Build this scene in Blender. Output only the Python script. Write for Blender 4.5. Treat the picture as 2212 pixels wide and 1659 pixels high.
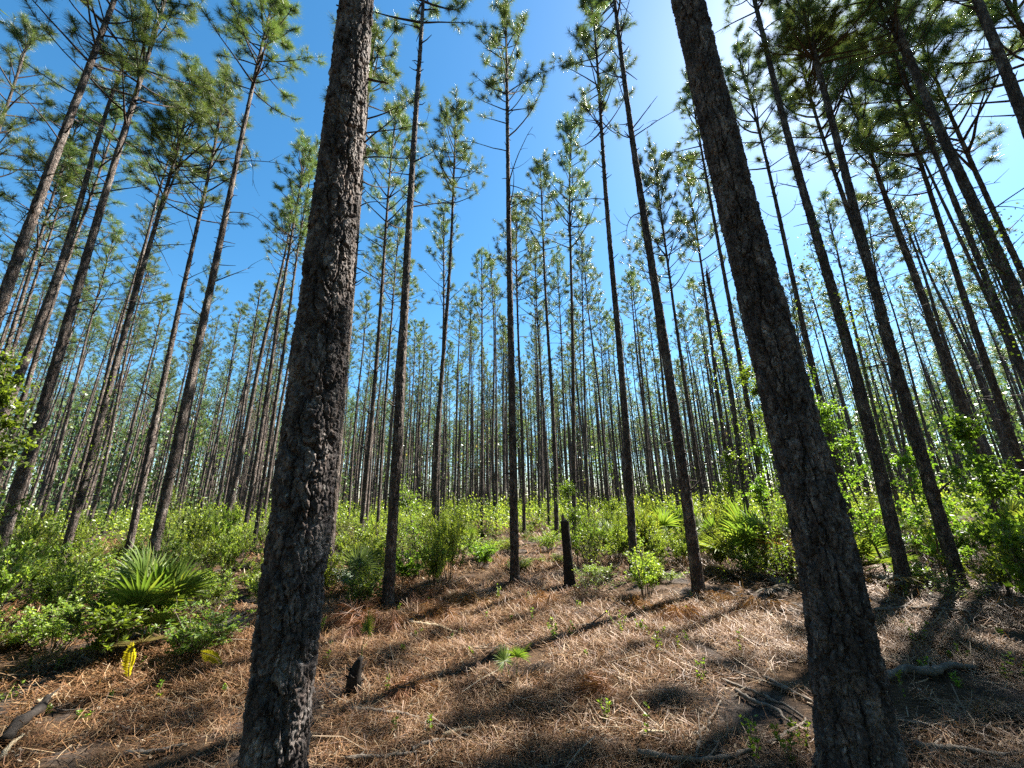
import bpy, math, random
import numpy as np
from mathutils import Matrix, Vector, Euler

for o in list(bpy.data.objects): bpy.data.objects.remove(o)
SC = bpy.context.scene
COL = SC.collection
R = math.radians

# ------------------------------------------------------------------ camera
CAM_H, PITCH, ROLL, FPX = 1.55, R(16.4), R(-1.3), 832.0
cam_d = bpy.data.cameras.new('camera'); cam = bpy.data.objects.new('camera', cam_d); COL.objects.link(cam)
cam_d.sensor_width = 36.0; cam_d.lens = FPX / 2212 * 36.0
cam_d.clip_start = 0.05; cam_d.clip_end = 2000
CM = Matrix.Rotation(R(90) + PITCH, 3, 'X') @ Matrix.Rotation(ROLL, 3, 'Z')
cam.matrix_world = Matrix.Translation((0, 0, CAM_H)) @ CM.to_4x4()
SC.camera = cam
SC.render.resolution_x, SC.render.resolution_y = 1024, 768
# ------------------------------------------------------------------ light
SUN_EL, SUN_AZ = 49.5, 53.0            # azimuth clockwise from the view direction (+Y)
w = bpy.data.worlds.new('World'); SC.world = w; w.use_nodes = True
nt = w.node_tree; bg = nt.nodes['Background']
sky = nt.nodes.new('ShaderNodeTexSky'); sky.sky_type = 'NISHITA'; sky.sun_disc = False
sky.sun_elevation = R(SUN_EL); sky.sun_rotation = R(SUN_AZ)
sky.air_density = 1.0; sky.dust_density = 0.35; sky.ozone_density = 4.5; sky.altitude = 0
hs = nt.nodes.new('ShaderNodeHueSaturation'); hs.inputs['Hue'].default_value = 0.488; hs.inputs['Saturation'].default_value = 1.22; hs.inputs['Value'].default_value = 0.97
nt.links.new(sky.outputs[0], hs.inputs['Color']); nt.links.new(hs.outputs[0], bg.inputs[0]); bg.inputs[1].default_value = 0.05
sd = bpy.data.lights.new('sun', 'SUN'); sd.energy = 5.0; sd.angle = R(0.55); sd.color = (1.0, 0.95, 0.86)
so = bpy.data.objects.new('sun', sd); COL.objects.link(so)
sdir = Vector((math.sin(R(SUN_AZ)) * math.cos(R(SUN_EL)), math.cos(R(SUN_AZ)) * math.cos(R(SUN_EL)), math.sin(R(SUN_EL))))
so.rotation_euler = sdir.to_track_quat('Z', 'Y').to_euler(); so.location = sdir * 60
SC.view_settings.view_transform = 'Standard'; SC.view_settings.look = 'None'
SC.view_settings.exposure = 2.4; SC.view_settings.gamma = 1.0
SC.cycles.use_denoising = False
SC.cycles.max_bounces = 6; SC.cycles.diffuse_bounces = 3; SC.cycles.transmission_bounces = 4
SC.cycles.transparent_max_bounces = 4

# ------------------------------------------------------------------ helpers
def ray(px, py):
    v = CM @ Vector(((px - 1106) / FPX, -(py - 829.5) / FPX, -1.0))
    return v
def ground_pt(px, py):
    v = ray(px, py); t = -CAM_H / min(v.z, -1e-3)
    x, y = v.x * t, v.y * t
    for _ in range(3):
        t = -(CAM_H - float(gh(x, y))) / v.z; x, y = v.x * t, v.y * t
    return Vector((x, y, float(gh(x, y))))
def project(p):
    q = CM.transposed() @ (Vector(p) - Vector((0, 0, CAM_H)))
    if q.z > -0.05: return None
    return (1106 + q.x / -q.z * FPX, 829.5 - q.y / -q.z * FPX)

def hash2(ix, iy, s=0):
    n = (ix.astype(np.int64) * 374761393 + iy.astype(np.int64) * 668265263 + s * 974634777) & 0x7fffffff
    n = ((n ^ (n >> 13)) * 1274126177) & 0x7fffffff
    n = ((n ^ (n >> 16)) * 668265263) & 0x7fffffff
    return ((n ^ (n >> 15)) & 0xffffff) / float(0xffffff)
def vnoise(x, y, s=0, px=None):
    ix = np.floor(x); iy = np.floor(y); fx = x - ix; fy = y - iy
    fx = fx * fx * (3 - 2 * fx); fy = fy * fy * (3 - 2 * fy)
    ix0, ix1 = (ix, ix + 1) if px is None else (np.mod(ix, px), np.mod(ix + 1, px))
    a = hash2(ix0, iy, s); b = hash2(ix1, iy, s); c = hash2(ix0, iy + 1, s); d = hash2(ix1, iy + 1, s)
    return (a * (1 - fx) + b * fx) * (1 - fy) + (c * (1 - fx) + d * fx) * fy
def cells(x, y, px, s=0):
    """F1, F2 and cell id of a jittered grid, periodic in x"""
    ix = np.floor(x); iy = np.floor(y)
    f1 = np.full(x.shape, 9.0); f2 = np.full(x.shape, 9.0); cid = np.zeros(x.shape)
    for dy in (-1, 0, 1):
        for dx in (-1, 0, 1):
            cx = ix + dx; cy = iy + dy; wx = np.mod(cx, px)
            jx = cx + 0.12 + 0.76 * hash2(wx, cy, s + 1); jy = cy + 0.1 + 0.8 * hash2(wx, cy, s + 2)
            d = np.sqrt((x - jx) ** 2 + (y - jy) ** 2)
            cl = d < f1
            f2 = np.where(cl, f1, np.minimum(f2, d)); cid = np.where(cl, hash2(wx, cy, s + 3), cid); f1 = np.where(cl, d, f1)
    return f1, f2, cid

def gh(x, y):
    """height of the forest floor"""
    x = np.asarray(x, float); y = np.asarray(y, float)
    r = np.hypot(x, y)
    h = (vnoise(x * 0.35 + 7, y * 0.35 + 3, 11) - 0.5) * 0.16 + (vnoise(x * 1.3, y * 1.3, 12) - 0.5) * 0.11
    h = h + (vnoise(x * 4, y * 4, 13) - 0.5) * 0.05
    return h * np.clip((r - 0.3) / 1.5, 0, 1)

def mesh_np(name, V, F, mats=None, mi=None, smooth=False):
    """V (n,3); F list of index arrays, each (m,k)"""
    me = bpy.data.meshes.new(name)
    V = np.asarray(V, np.float32)
    if not isinstance(F, (list, tuple)): F = [F]
    F = [np.asarray(f, np.int32) for f in F if len(f)]
    loops = np.concatenate([f.ravel() for f in F]); cnt = np.concatenate([np.full(len(f), f.shape[1], np.int32) for f in F])
    start = np.concatenate([[0], np.cumsum(cnt)[:-1]]).astype(np.int32)
    me.vertices.add(len(V)); me.vertices.foreach_set('co', V.ravel())
    me.loops.add(len(loops)); me.loops.foreach_set('vertex_index', loops)
    me.polygons.add(len(cnt)); me.polygons.foreach_set('loop_start', start)
    try: me.polygons.foreach_set('loop_total', cnt)
    except Exception: pass
    for m in (mats or []): me.materials.append(m)
    if mi is not None: me.polygons.foreach_set('material_index', np.asarray(mi, np.int32))
    if smooth is not False:
        me.polygons.foreach_set('use_smooth', np.full(len(cnt), True) if smooth is True else smooth)
    me.update(calc_edges=True); return me
def ob(name, me, parent=None, loc=(0, 0, 0)):
    o = bpy.data.objects.new(name, me); COL.objects.link(o); o.location = loc
    if parent is not None: o.parent = parent
    return o
def tag(o, label, cat, group=None, kind=None):
    if label: o['label'] = label
    if cat: o['category'] = cat
    if group: o['group'] = group
    if kind: o['kind'] = kind
    return o
def root(name, loc, label, cat, group=None, rot=(0, 0, 0)):
    o = bpy.data.objects.new(name, None); COL.objects.link(o); o.location = loc; o.rotation_euler = rot
    o.empty_display_size = 0.2
    return tag(o, label, cat, group)

class Geo:
    """collects tubes, blades, quads as numpy blocks with a material slot each"""
    def __init__(s): s.V = []; s.Q = []; s.T = []; s.mq = []; s.mt = []; s.n = 0
    def add(s, V, Q=None, T=None, m=0):
        V = np.asarray(V, float).reshape(-1, 3)
        if Q is not None and len(Q): Q = np.asarray(Q).reshape(-1, 4); s.Q.append(Q + s.n); s.mq.append(np.full(len(Q), m))
        if T is not None and len(T): T = np.asarray(T).reshape(-1, 3); s.T.append(T + s.n); s.mt.append(np.full(len(T), m))
        s.V.append(V); s.n += len(V)
    def tube(s, P, rad, k=5, m=0, cap=True):
        P = np.asarray(P, float); n = len(P); rad = np.asarray(rad, float) * np.ones(n)
        T = np.gradient(P, axis=0); T /= np.linalg.norm(T, axis=1)[:, None] + 1e-9
        ref = np.array([0.31, 0.17, 0.93]) if abs(T[0][2]) < 0.9 else np.array([0.93, 0.31, 0.17])
        A = np.cross(T, ref); A /= np.linalg.norm(A, axis=1)[:, None] + 1e-9; B = np.cross(T, A)
        th = np.arange(k) / k * 2 * np.pi
        V = P[:, None, :] + rad[:, None, None] * (np.cos(th)[None, :, None] * A[:, None, :] + np.sin(th)[None, :, None] * B[:, None, :])
        V = V.reshape(-1, 3)
        i = np.arange(n - 1)[:, None] * k; j = np.arange(k)[None, :]; j2 = (j + 1) % k
        Q = np.stack([i + j, i + j2, i + k + j2, i + k + j], -1).reshape(-1, 4)
        T3 = None
        if cap:
            V = np.vstack([V, P[:1], P[-1:]]); a = np.arange(k); b = (a + 1) % k
            T3 = np.vstack([np.stack([b, a, np.full(k, n * k)], 1), np.stack([(n - 1) * k + a, (n - 1) * k + b, np.full(k, n * k + 1)], 1)])
        s.add(V, Q, T3, m)
    def mesh(s, name, mats, smooth_slots=()):
        V = np.vstack(s.V); Q = np.vstack(s.Q) if s.Q else np.zeros((0, 4), int); T = np.vstack(s.T) if s.T else np.zeros((0, 3), int)
        mi = np.concatenate(([np.concatenate(s.mq)] if s.mq else []) + ([np.concatenate(s.mt)] if s.mt else []))
        sm = np.isin(mi, list(smooth_slots)) if smooth_slots else False
        return mesh_np(name, V, [Q, T], mats, mi, sm)
def unit(v): return v / (np.linalg.norm(v, axis=-1, keepdims=True) + 1e-9)

# ------------------------------------------------------------------ materials
ALB = 0.47
def al(stops, k=None): return [(p, tuple(c * (ALB if k is None else k * 0.85) for c in col)) for p, col in stops]
def newmat(name):
    m = bpy.data.materials.new(name); m.use_nodes = True
    return m, m.node_tree, m.node_tree.nodes['Principled BSDF']
def N(nt, t, **kw):
    n = nt.nodes.new(t)
    for k, v in kw.items(): setattr(n, k, v)
    return n
def ramp(nt, stops, src):
    r = N(nt, 'ShaderNodeValToRGB'); e = r.color_ramp.elements
    e[0].position, e[0].color = stops[0][0], (*stops[0][1], 1); e[1].position, e[1].color = stops[1][0], (*stops[1][1], 1)
    for p, c in stops[2:]:
        q = e.new(p); q.color = (*c, 1)
    nt.links.new(src, r.inputs[0]); return r.outputs[0]
def coords(nt, scale):
    tc = N(nt, 'ShaderNodeTexCoord'); mp = N(nt, 'ShaderNodeMapping'); mp.inputs['Scale'].default_value = scale
    nt.links.new(tc.outputs['Object'], mp.inputs[0]); return mp.outputs[0]
def noise(nt, vec, scale, detail=6, rough=0.6):
    n = N(nt, 'ShaderNodeTexNoise'); n.inputs['Scale'].default_value = scale; n.inputs['Detail'].default_value = detail
    n.inputs['Roughness'].default_value = rough; nt.links.new(vec, n.inputs['Vector']); return n.outputs['Fac']
def bump(nt, bs, h, strength, dist):
    b = N(nt, 'ShaderNodeBump'); b.inputs['Strength'].default_value = strength; b.inputs['Distance'].default_value = dist
    nt.links.new(h, b.inputs['Height']); nt.links.new(b.outputs[0], bs.inputs['Normal']); return b
def mixc(nt, f, a, b, blend='MIX'):
    m = N(nt, 'ShaderNodeMix', data_type='RGBA', blend_type=blend)
    for s, v in ((0, f), (6, a), (7, b)):
        if isinstance(v, (int, float)): m.inputs[s].default_value = v
        elif isinstance(v, tuple): m.inputs[s].default_value = (*v, 1)
        else: nt.links.new(v, m.inputs[s])
    return m.outputs[2]

def bark_mat(name, stops, voro=True, scale=1.0):
    m, nt, bs = newmat(name)
    v = coords(nt, (1, 1, 0.45))
    n1 = noise(nt, v, 9 * scale, 9, 0.68)
    col = ramp(nt, al(stops), n1)
    n2 = noise(nt, coords(nt, (1, 1, 1)), 55 * scale, 5, 0.7)
    col = mixc(nt, 0.75, col, ramp(nt, [(0.3, (0.35, 0.33, 0.32)), (0.7, (2.0, 1.95, 1.9))], n2), 'MULTIPLY')
    # flakes: every scale of bark has its own tone
    vf = N(nt, 'ShaderNodeTexVoronoi', feature='F1'); vf.inputs['Scale'].default_value = 42 * scale; vf.inputs['Randomness'].default_value = 1.0
    fv = coords(nt, (1, 1, 0.5)); fn = N(nt, 'ShaderNodeTexNoise'); fn.inputs['Scale'].default_value = 20; nt.links.new(fv, fn.inputs['Vector'])
    nt.links.new(mixc(nt, 0.1, fv, fn.outputs['Color'], 'ADD'), vf.inputs['Vector'])
    sp = N(nt, 'ShaderNodeSeparateColor'); nt.links.new(vf.outputs['Color'], sp.inputs[0])
    col = mixc(nt, 0.8, col, ramp(nt, [(0.0, (0.5, 0.46, 0.45)), (0.6, (1.0, 0.98, 0.97)), (0.85, (1.25, 1.0, 0.86)), (1.0, (1.8, 1.75, 1.7))], sp.outputs[0]), 'MULTIPLY')
    # pale lichen spots
    n3 = noise(nt, coords(nt, (1, 1, 1)), 22 * scale, 4, 0.75)
    lf = ramp(nt, [(0.62, (0, 0, 0)), (0.70, (1, 1, 1))], n3)
    col = mixc(nt, lf, col, (0.27, 0.26, 0.23))
    nt.links.new(col, bs.inputs['Base Color']); bs.inputs['Roughness'].default_value = 0.9
    bs.inputs['Specular IOR Level'].default_value = 0.2
    if voro:
        vn = N(nt, 'ShaderNodeTexVoronoi', feature='DISTANCE_TO_EDGE'); vn.inputs['Scale'].default_value = 22 * scale
        mp = coords(nt, (1, 1, 0.4)); nn = N(nt, 'ShaderNodeTexNoise'); nn.inputs['Scale'].default_value = 14
        nt.links.new(mp, nn.inputs['Vector']); va = mixc(nt, 0.12, mp, nn.outputs['Color'], 'ADD')
        nt.links.new(va, vn.inputs['Vector'])
        r = ramp(nt, [(0.0, (0, 0, 0)), (0.16, (1, 1, 1))], vn.outputs['Distance'])
        ad = N(nt, 'ShaderNodeMath', operation='ADD'); nt.links.new(r, ad.inputs[0]); nt.links.new(n2, ad.inputs[1])
        bump(nt, bs, ad.outputs[0], 1.0, 0.02)
    else: bump(nt, bs, n2, 0.8, 0.006)
    return m
M_BARK_NEAR = bark_mat('thick plated pine bark', [(0.3, (0.055, 0.047, 0.045)), (0.5, (0.17, 0.15, 0.143)), (0.68, (0.46, 0.425, 0.4))], voro=False)
M_BARK = bark_mat('pine bark', [(0.3, (0.055, 0.043, 0.037)), (0.5, (0.18, 0.152, 0.136)), (0.7, (0.52, 0.475, 0.43))])
M_LIMB = bark_mat('pine limb bark', [(0.3, (0.05, 0.04, 0.034)), (0.7, (0.14, 0.11, 0.09))], voro=False)
def leaf_mat(name, cols, trans=0.45, rough=0.45, tcol=1.25, spec=0.5, k=0.66):
    m, nt, bs = newmat(name)
    g = N(nt, 'ShaderNodeNewGeometry')
    col = ramp(nt, al(cols, k), g.outputs['Random Per Island'])
    oi = N(nt, 'ShaderNodeObjectInfo')
    hs = N(nt, 'ShaderNodeHueSaturation')
    mr = N(nt, 'ShaderNodeMapRange'); mr.inputs[3].default_value = 0.8; mr.inputs[4].default_value = 1.2
    nt.links.new(oi.outputs['Random'], mr.inputs[0]); nt.links.new(mr.outputs[0], hs.inputs['Value'])
    mr2 = N(nt, 'ShaderNodeMapRange'); mr2.inputs[3].default_value = 0.485; mr2.inputs[4].default_value = 0.515
    nt.links.new(oi.outputs['Random'], mr2.inputs[0]); nt.links.new(mr2.outputs[0], hs.inputs['Hue'])
    nt.links.new(col, hs.inputs['Color'])
    nt.links.new(hs.outputs[0], bs.inputs['Base Color']); bs.inputs['Roughness'].default_value = rough
    bs.inputs['Specular IOR Level'].default_value = spec
    tr = N(nt, 'ShaderNodeBsdfTranslucent')
    tc = mixc(nt, 1.0, hs.outputs[0], (tcol * 1.25, tcol * 1.2, tcol * 0.55), 'MULTIPLY')
    nt.links.new(tc, tr.inputs[0])
    mx = N(nt, 'ShaderNodeMixShader'); mx.inputs[0].default_value = trans
    nt.links.new(bs.outputs[0], mx.inputs[1]); nt.links.new(tr.outputs[0], mx.inputs[2])
    out = [n for n in nt.nodes if n.type == 'OUTPUT_MATERIAL'][0]
    nt.links.new(mx.outputs[0], out.inputs[0])
    return m
M_NEEDLE = leaf_mat('pine needles', [(0.0, (0.07, 0.13, 0.05)), (0.5, (0.12, 0.19, 0.07)), (0.93, (0.18, 0.225, 0.085)), (1.0, (0.26, 0.2, 0.1))], 0.36, 0.42, 1.2, 0.5, k=0.85)
M_SHRUB = leaf_mat('shrub leaves', [(0.0, (0.09, 0.15, 0.025)), (0.5, (0.17, 0.235, 0.04)), (1.0, (0.27, 0.32, 0.065))], 0.5, 0.4, 1.35, k=1.05)
M_SAPL = leaf_mat('sapling leaves', [(0.0, (0.11, 0.21, 0.03)), (1.0, (0.24, 0.36, 0.05))], 0.55, 0.4, 1.4, k=0.62)
M_PALM = leaf_mat('palmetto blades', [(0.0, (0.07, 0.125, 0.025)), (0.6, (0.12, 0.185, 0.035)), (1.0, (0.22, 0.26, 0.05))], 0.45, 0.42, 1.35, 0.3, k=0.95)
M_PALMPALE = leaf_mat('pale palmetto blades', [(0.0, (0.12, 0.19, 0.08)), (1.0, (0.24, 0.31, 0.15))], 0.35, 0.4, 1.1, 0.4)
M_PALMORANGE = leaf_mat('yellowing palmetto blades', [(0.0, (0.35, 0.2, 0.03)), (1.0, (0.5, 0.36, 0.06))], 0.4, 0.4, 1.2)
M_PALMDEAD = leaf_mat('dead palmetto blades', [(0.0, (0.2, 0.16, 0.11)), (1.0, (0.42, 0.36, 0.27))], 0.25, 0.6, 0.9, 0.2)
M_DEADN = leaf_mat('dead pine needles', [(0.0, (0.14, 0.055, 0.026)), (0.6, (0.27, 0.12, 0.055)), (1.0, (0.42, 0.24, 0.12))], 0.25, 0.5, 0.9, 0.3, k=0.9)
M_FERN = leaf_mat('yellow fern', [(0.0, (0.5, 0.46, 0.02)), (1.0, (0.62, 0.6, 0.05))], 0.55, 0.5, 1.3)
M_SEED = leaf_mat('seedling leaves', [(0.0, (0.15, 0.28, 0.03)), (1.0, (0.32, 0.45, 0.06))], 0.5, 0.4, 1.3)
M_STRAW = leaf_mat('pine straw', [(0.0, (0.08, 0.035, 0.017)), (0.35, (0.18, 0.08, 0.035)), (0.8, (0.31, 0.16, 0.07)), (1.0, (0.45, 0.32, 0.19))], 0.15, 0.55, 0.9, 0.3, k=0.8)
M_CHIP = leaf_mat('wood chips', [(0.0, (0.16, 0.11, 0.075)), (0.6, (0.34, 0.25, 0.17)), (1.0, (0.55, 0.47, 0.36))], 0.05, 0.8, 0.5, 0.2, k=0.55)
def wood(name, a, b, sc=14):
    m, nt, bs = newmat(name); n1 = noise(nt, coords(nt, (1, 1, 1)), sc, 8, 0.7); a = tuple(c * ALB for c in a); b = tuple(c * ALB for c in b)
    nt.links.new(ramp(nt, [(0.35, a), (0.65, b)], n1), bs.inputs['Base Color']); bs.inputs['Roughness'].default_value = 0.85
    bs.inputs['Specular IOR Level'].default_value = 0.2
    bump(nt, bs, noise(nt, coords(nt, (1, 1, 1)), sc * 4, 5, 0.7), 0.8, 0.004); return m
M_GREYWOOD = wood('weathered grey wood', (0.12, 0.095, 0.075), (0.42, 0.35, 0.28))
M_PALEWOOD = wood('bare pale wood', (0.6, 0.44, 0.26), (0.85, 0.72, 0.5))
M_DARKWOOD = wood('charred dark wood', (0.02, 0.016, 0.013), (0.075, 0.06, 0.05))
M_TWIG = wood('shrub twigs', (0.12, 0.09, 0.065), (0.28, 0.23, 0.18), 30)

# ------------------------------------------------------------------ ground
def ground_mat():
    m, nt, bs = newmat('forest floor')
    v = coords(nt, (1, 1, 1))
    big = noise(nt, v, 0.9, 5, 0.6); fine = noise(nt, v, 26, 8, 0.75)
    wv = coords(nt, (2.2, 9, 1)); streak = noise(nt, wv, 6, 6, 0.7)
    litter = ramp(nt, al([(0.32, (0.045, 0.028, 0.018)), (0.5, (0.11, 0.065, 0.036)), (0.62, (0.2, 0.125, 0.07)), (0.75, (0.3, 0.21, 0.13))]), streak)
    soil = ramp(nt, al([(0.35, (0.05, 0.04, 0.035)), (0.6, (0.15, 0.125, 0.11)), (0.75, (0.27, 0.25, 0.23))]), fine)
    f = ramp(nt, [(0.48, (0, 0, 0)), (0.6, (1, 1, 1))], big)
    col = mixc(nt, f, litter, soil)
    col = mixc(nt, 0.5, col, ramp(nt, [(0.3, (0.5, 0.5, 0.5)), (0.7, (1.4, 1.4, 1.4))], fine), 'MULTIPLY')
    nt.links.new(col, bs.inputs['Base Color']); bs.inputs['Roughness'].default_value = 0.95; bs.inputs['Specular IOR Level'].default_value = 0.1
    bump(nt, bs, fine, 1.0, 0.03); return m
na, nr = 540, 330
rr = np.concatenate([[0.0], np.geomspace(0.25, 20, 250), np.geomspace(20.6, 420, nr - 251)])
th = np.arange(na) / na * 2 * np.pi
X = rr[:, None] * np.cos(th); Y = rr[:, None] * np.sin(th)
V = np.stack([X, Y, gh(X, Y)], -1).reshape(-1, 3)
i = np.arange(nr - 1)[:, None] * na; j = np.arange(na)[None, :]; j2 = (j + 1) % na
Q = np.stack([i + j, i + na + j, i + na + j2, i + j2], -1).reshape(-1, 4)
g = ob('ground', mesh_np('ground', V, Q, [ground_mat()], smooth=True)); tag(g, 'brown forest floor under the pines', None, kind='structure')

# ------------------------------------------------------------------ pine trunk and crown builders
def axis_pts(B, T, H, n, seed, sway=0.12):
    """points of a trunk from ground B to top T, slightly wavering; local to B"""
    t = np.linspace(0, 1, n); rs = np.random.RandomState(seed)
    P = np.outer(t, np.array(T) - np.array(B))
    for k in (1, 2, 3):
        a = rs.uniform(-1, 1, 2) * sway / k ** 1.5
        s = np.sin(t * np.pi * k) * (1 if k > 1 else 0.4)
        P[:, 0] += a[0] * s; P[:, 1] += a[1] * s
    return t, P
def trunk_geo(G, P, rad, k, seed, amp, cw, ch, m=0, buttress=True):
    """bark-plated trunk round the axis P with radii rad"""
    n = len(P); th = np.arange(k) / k * 2 * np.pi
    L = np.concatenate([[0], np.cumsum(np.linalg.norm(np.diff(P, axis=0), axis=1))])
    circ = 2 * np.pi * rad[n // 4]; pu = max(3, int(round(circ / cw)))
    U = np.broadcast_to(th[None, :] / (2 * np.pi) * pu, (n, k)); Vv = np.broadcast_to(L[:, None] / ch, (n, k))
    wx = (vnoise(U * 1.5, Vv * 1.5, seed + 5, pu * 1.5 if (pu * 1.5) % 1 == 0 else None) - 0.5) * 0.0 + (vnoise(U, Vv * 2.2, seed + 6, pu) - 0.5) * 0.9
    wy = (vnoise(U * 2, Vv * 1.1, seed + 7, pu * 2) - 0.5) * 0.9
    f1, f2, cid = cells(U + wx, Vv + wy, pu, seed)
    e = np.clip((f2 - f1) / 0.16, 0, 1); plate = e * e * (3 - 2 * e) * (0.55 + 0.6 * cid)
    fine = vnoise(U * 4, Vv * 5, seed + 8, pu * 4) * 0.35 + vnoise(U * 9, Vv * 12, seed + 9, pu * 9) * 0.25
    disp = amp * (plate + fine - 0.75)
    flare = np.zeros((n, 1))
    if buttress: flare = (np.exp(-L / 0.22) * 0.28)[:, None]
    r = rad[:, None] * (1 + flare * (1 + 0.25 * np.cos(th * 5 + seed)[None, :])) + disp * np.clip(rad / rad[0] * 1.3, 0.3, 1)[:, None]
    A = np.array([1, 0, 0.]); Bv = np.array([0, 1, 0.])
    V = P[:, None, :] + r[:, :, None] * (np.cos(th)[None, :, None] * A + np.sin(th)[None, :, None] * Bv)
    i = np.arange(n - 1)[:, None] * k; j = np.arange(k)[None, :]; j2 = (j + 1) % k
    G.add(V.reshape(-1, 3), np.stack([i + j, i + j2, i + k + j2, i + k + j], -1).reshape(-1, 4), None, m)
def curve_pts(p, d, L, n, rs, bend=0.25, up=0.0):
    P = [np.array(p, float)]; d = unit(np.array(d, float)); side = rs.normal(size=3) * bend
    for q in range(n):
        d = unit(d + side * (1.0 / n) + np.array([0, 0, up / n]) + rs.normal(size=3) * 0.05)
        P.append(P[-1] + d * L / n)
    return np.array(P)
def stubs(G, t, P, rad, H, rs, z0, z1, count, long_p=0.12, m=1):
    """short dead branch stubs, now and then a long bare dead branch"""
    for _ in range(count):
        z = rs.uniform(z0, z1) if rs.rand() < 0.5 else z1 - (z1 - z0) * rs.rand() ** 2 * 0.6
        f = np.clip(z / H, 0, 0.98); c = np.array([np.interp(f, t, P[:, q]) for q in range(3)]); r0 = np.interp(f, t, rad)
        a = rs.uniform(0, 2 * np.pi); d = np.array([math.cos(a), math.sin(a), rs.uniform(0.1, 0.9)])
        if rs.rand() < long_p * (0.3 + f):
            L = rs.uniform(0.6, 1.6); Q = curve_pts(c, d, L, 7, rs, 0.7, 0.1)
            G.tube(Q, np.linspace(0.017, 0.004, 8), 4, m)
            for b in range(rs.randint(1, 4)):
                s = Q[rs.randint(3, 7)]; q2 = curve_pts(s, unit(d + rs.normal(size=3) * 0.6), rs.uniform(0.15, 0.6), 4, rs, 0.8)
                G.tube(q2, np.linspace(0.007, 0.002, 5), 3, m)
        else:
            L = rs.uniform(0.03, 0.2) if rs.rand() < 0.8 else rs.uniform(0.2, 0.5)
            Q = curve_pts(c + d * r0 * 0.5, d, L + r0 * 0.5, 2, rs, 0.3)
            G.tube(Q, [0.016, 0.011, 0.006], 4, m)

def tufts(G, pos, dirs, K, L, wd, rs, m=1, span=0.22, droop=0.12, back=True):
    """bursts of needles round the last part of each twig"""
    n = len(pos); pos = np.repeat(pos, K, 0); dirs = np.repeat(unit(dirs), K, 0)
    u = rs.rand(n * K, 1)
    base = pos - dirs * span * u
    rd = rs.normal(size=(n * K, 3)); rd -= (rd * dirs).sum(1, keepdims=True) * dirs; rd = unit(rd)
    ang = np.radians(14 + 72 * u + rs.uniform(-10, 14, (n * K, 1)))
    d = np.cos(ang) * dirs + np.sin(ang) * rd; d[:, 2] -= droop; d = unit(d)
    ln = L * rs.uniform(0.75, 1.1, (n * K, 1)); side = unit(np.cross(d, rs.normal(size=(n * K, 3))))
    b2 = base + d * ln * 0.55
    tip = base + d * ln; tip[:, 2] -= ln[:, 0] * 0.1
    V = np.stack([base - side * wd * 0.35, base + side * wd * 0.35, tip], 1)
    idx = np.arange(n * K * 3).reshape(-1, 3)
    G.add(V.reshape(-1, 3), None, idx, m)

def crown_mesh(seed, lod, CL=6.5, dense=1.0, width=1.0):
    """limbs and needles of one pine, from z=0 (lowest live limb) to z=CL"""
    rs = np.random.RandomState(seed); G = Geo(); pos = []; dr = []
    z = 0.0; whorls = []
    while z < CL - 0.35:
        whorls.append(z); z += rs.uniform(0.3, 0.6) * (1.25 - 0.4 * z / CL)
    for z in whorls:
        f = z / CL
        nb = rs.choice([2, 3, 4, 5], p=[.25, .35, .25, .15]) if f > 0.12 else rs.randint(1, 4)
        a0 = rs.uniform(0, 6.28)
        for b in range(nb):
            a = a0 + b * 2 * np.pi / nb + rs.uniform(-0.5, 0.5)
            L = width * (0.55 + 1.45 * (1 - f) ** 0.75) * rs.uniform(0.55, 1.15)
            if f < 0.15: L *= rs.uniform(0.6, 1.0)
            el = R(18 + 42 * f + rs.uniform(-10, 14))
            d = np.array([math.cos(a) * math.cos(el), math.sin(a) * math.cos(el), math.sin(el)])
            n = 6; P = curve_pts((0, 0, z), d, L, n, rs, 0.25, 0.55)
            r0 = 0.010 + 0.011 * L
            if lod < 2: G.tube(P, np.linspace(r0, 0.005, n + 1), 4 if lod == 0 else 3, 0, cap=False)
            else: G.tube(P[::3], np.linspace(r0 * 1.4, 0.008, 3), 3, 0, cap=False)
            pos.append(P[-1]); dr.append(P[-1] - P[-2])
            nt_ = int((2.8 + 2.8 * L) * dense * (0.6 if f < 0.12 else 1))
            for q in range(nt_):
                s = (1 - 0.6 * rs.rand() ** 1.5) * n; i0 = min(int(s), n - 1); p0 = P[i0] + (P[i0 + 1] - P[i0]) * (s - i0)
                bd = unit(P[i0 + 1] - P[i0]); sd_ = unit(rs.normal(size=3)); dd = unit(bd * 0.8 + sd_ * 0.8 + np.array([0, 0, 0.35]))
                l2 = rs.uniform(0.12, 0.36) * (0.6 + 0.4 * L)
                T = curve_pts(p0, dd, l2, 3, rs, 0.4, 0.5)
                if lod < 2: G.tube(T, [0.006, 0.005, 0.004, 0.003], 3, 0, cap=False)
                pos.append(T[-1]); dr.append(T[-1] - T[-2])
                if lod < 2 and rs.rand() < 0.35:
                    T2 = curve_pts(T[1], unit(dd + rs.normal(size=3) * 0.7), l2 * 0.7, 2, rs, 0.4, 0.5)
                    G.tube(T2, [0.004, 0.003, 0.003], 3, 0, cap=False); pos.append(T2[-1]); dr.append(T2[-1] - T2[-2])
    for q in range(3):
        pos.append((rs.normal() * 0.05, rs.normal() * 0.05, CL - 0.18 * q)); dr.append((rs.normal() * 0.2, rs.normal() * 0.2, 1))
    pos = np.array(pos); dr = np.array(dr, float)
    K, L, wd, span = [(92, 0.21, 0.0085, 0.14), (34, 0.22, 0.016, 0.15), (8, 0.3, 0.045, 0.3)][lod]
    tufts(G, pos, dr, K, L, wd, rs, 1, span)
    return G.mesh('crown', [M_LIMB, M_NEEDLE], smooth_slots=(0,)), len(pos)

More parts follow.
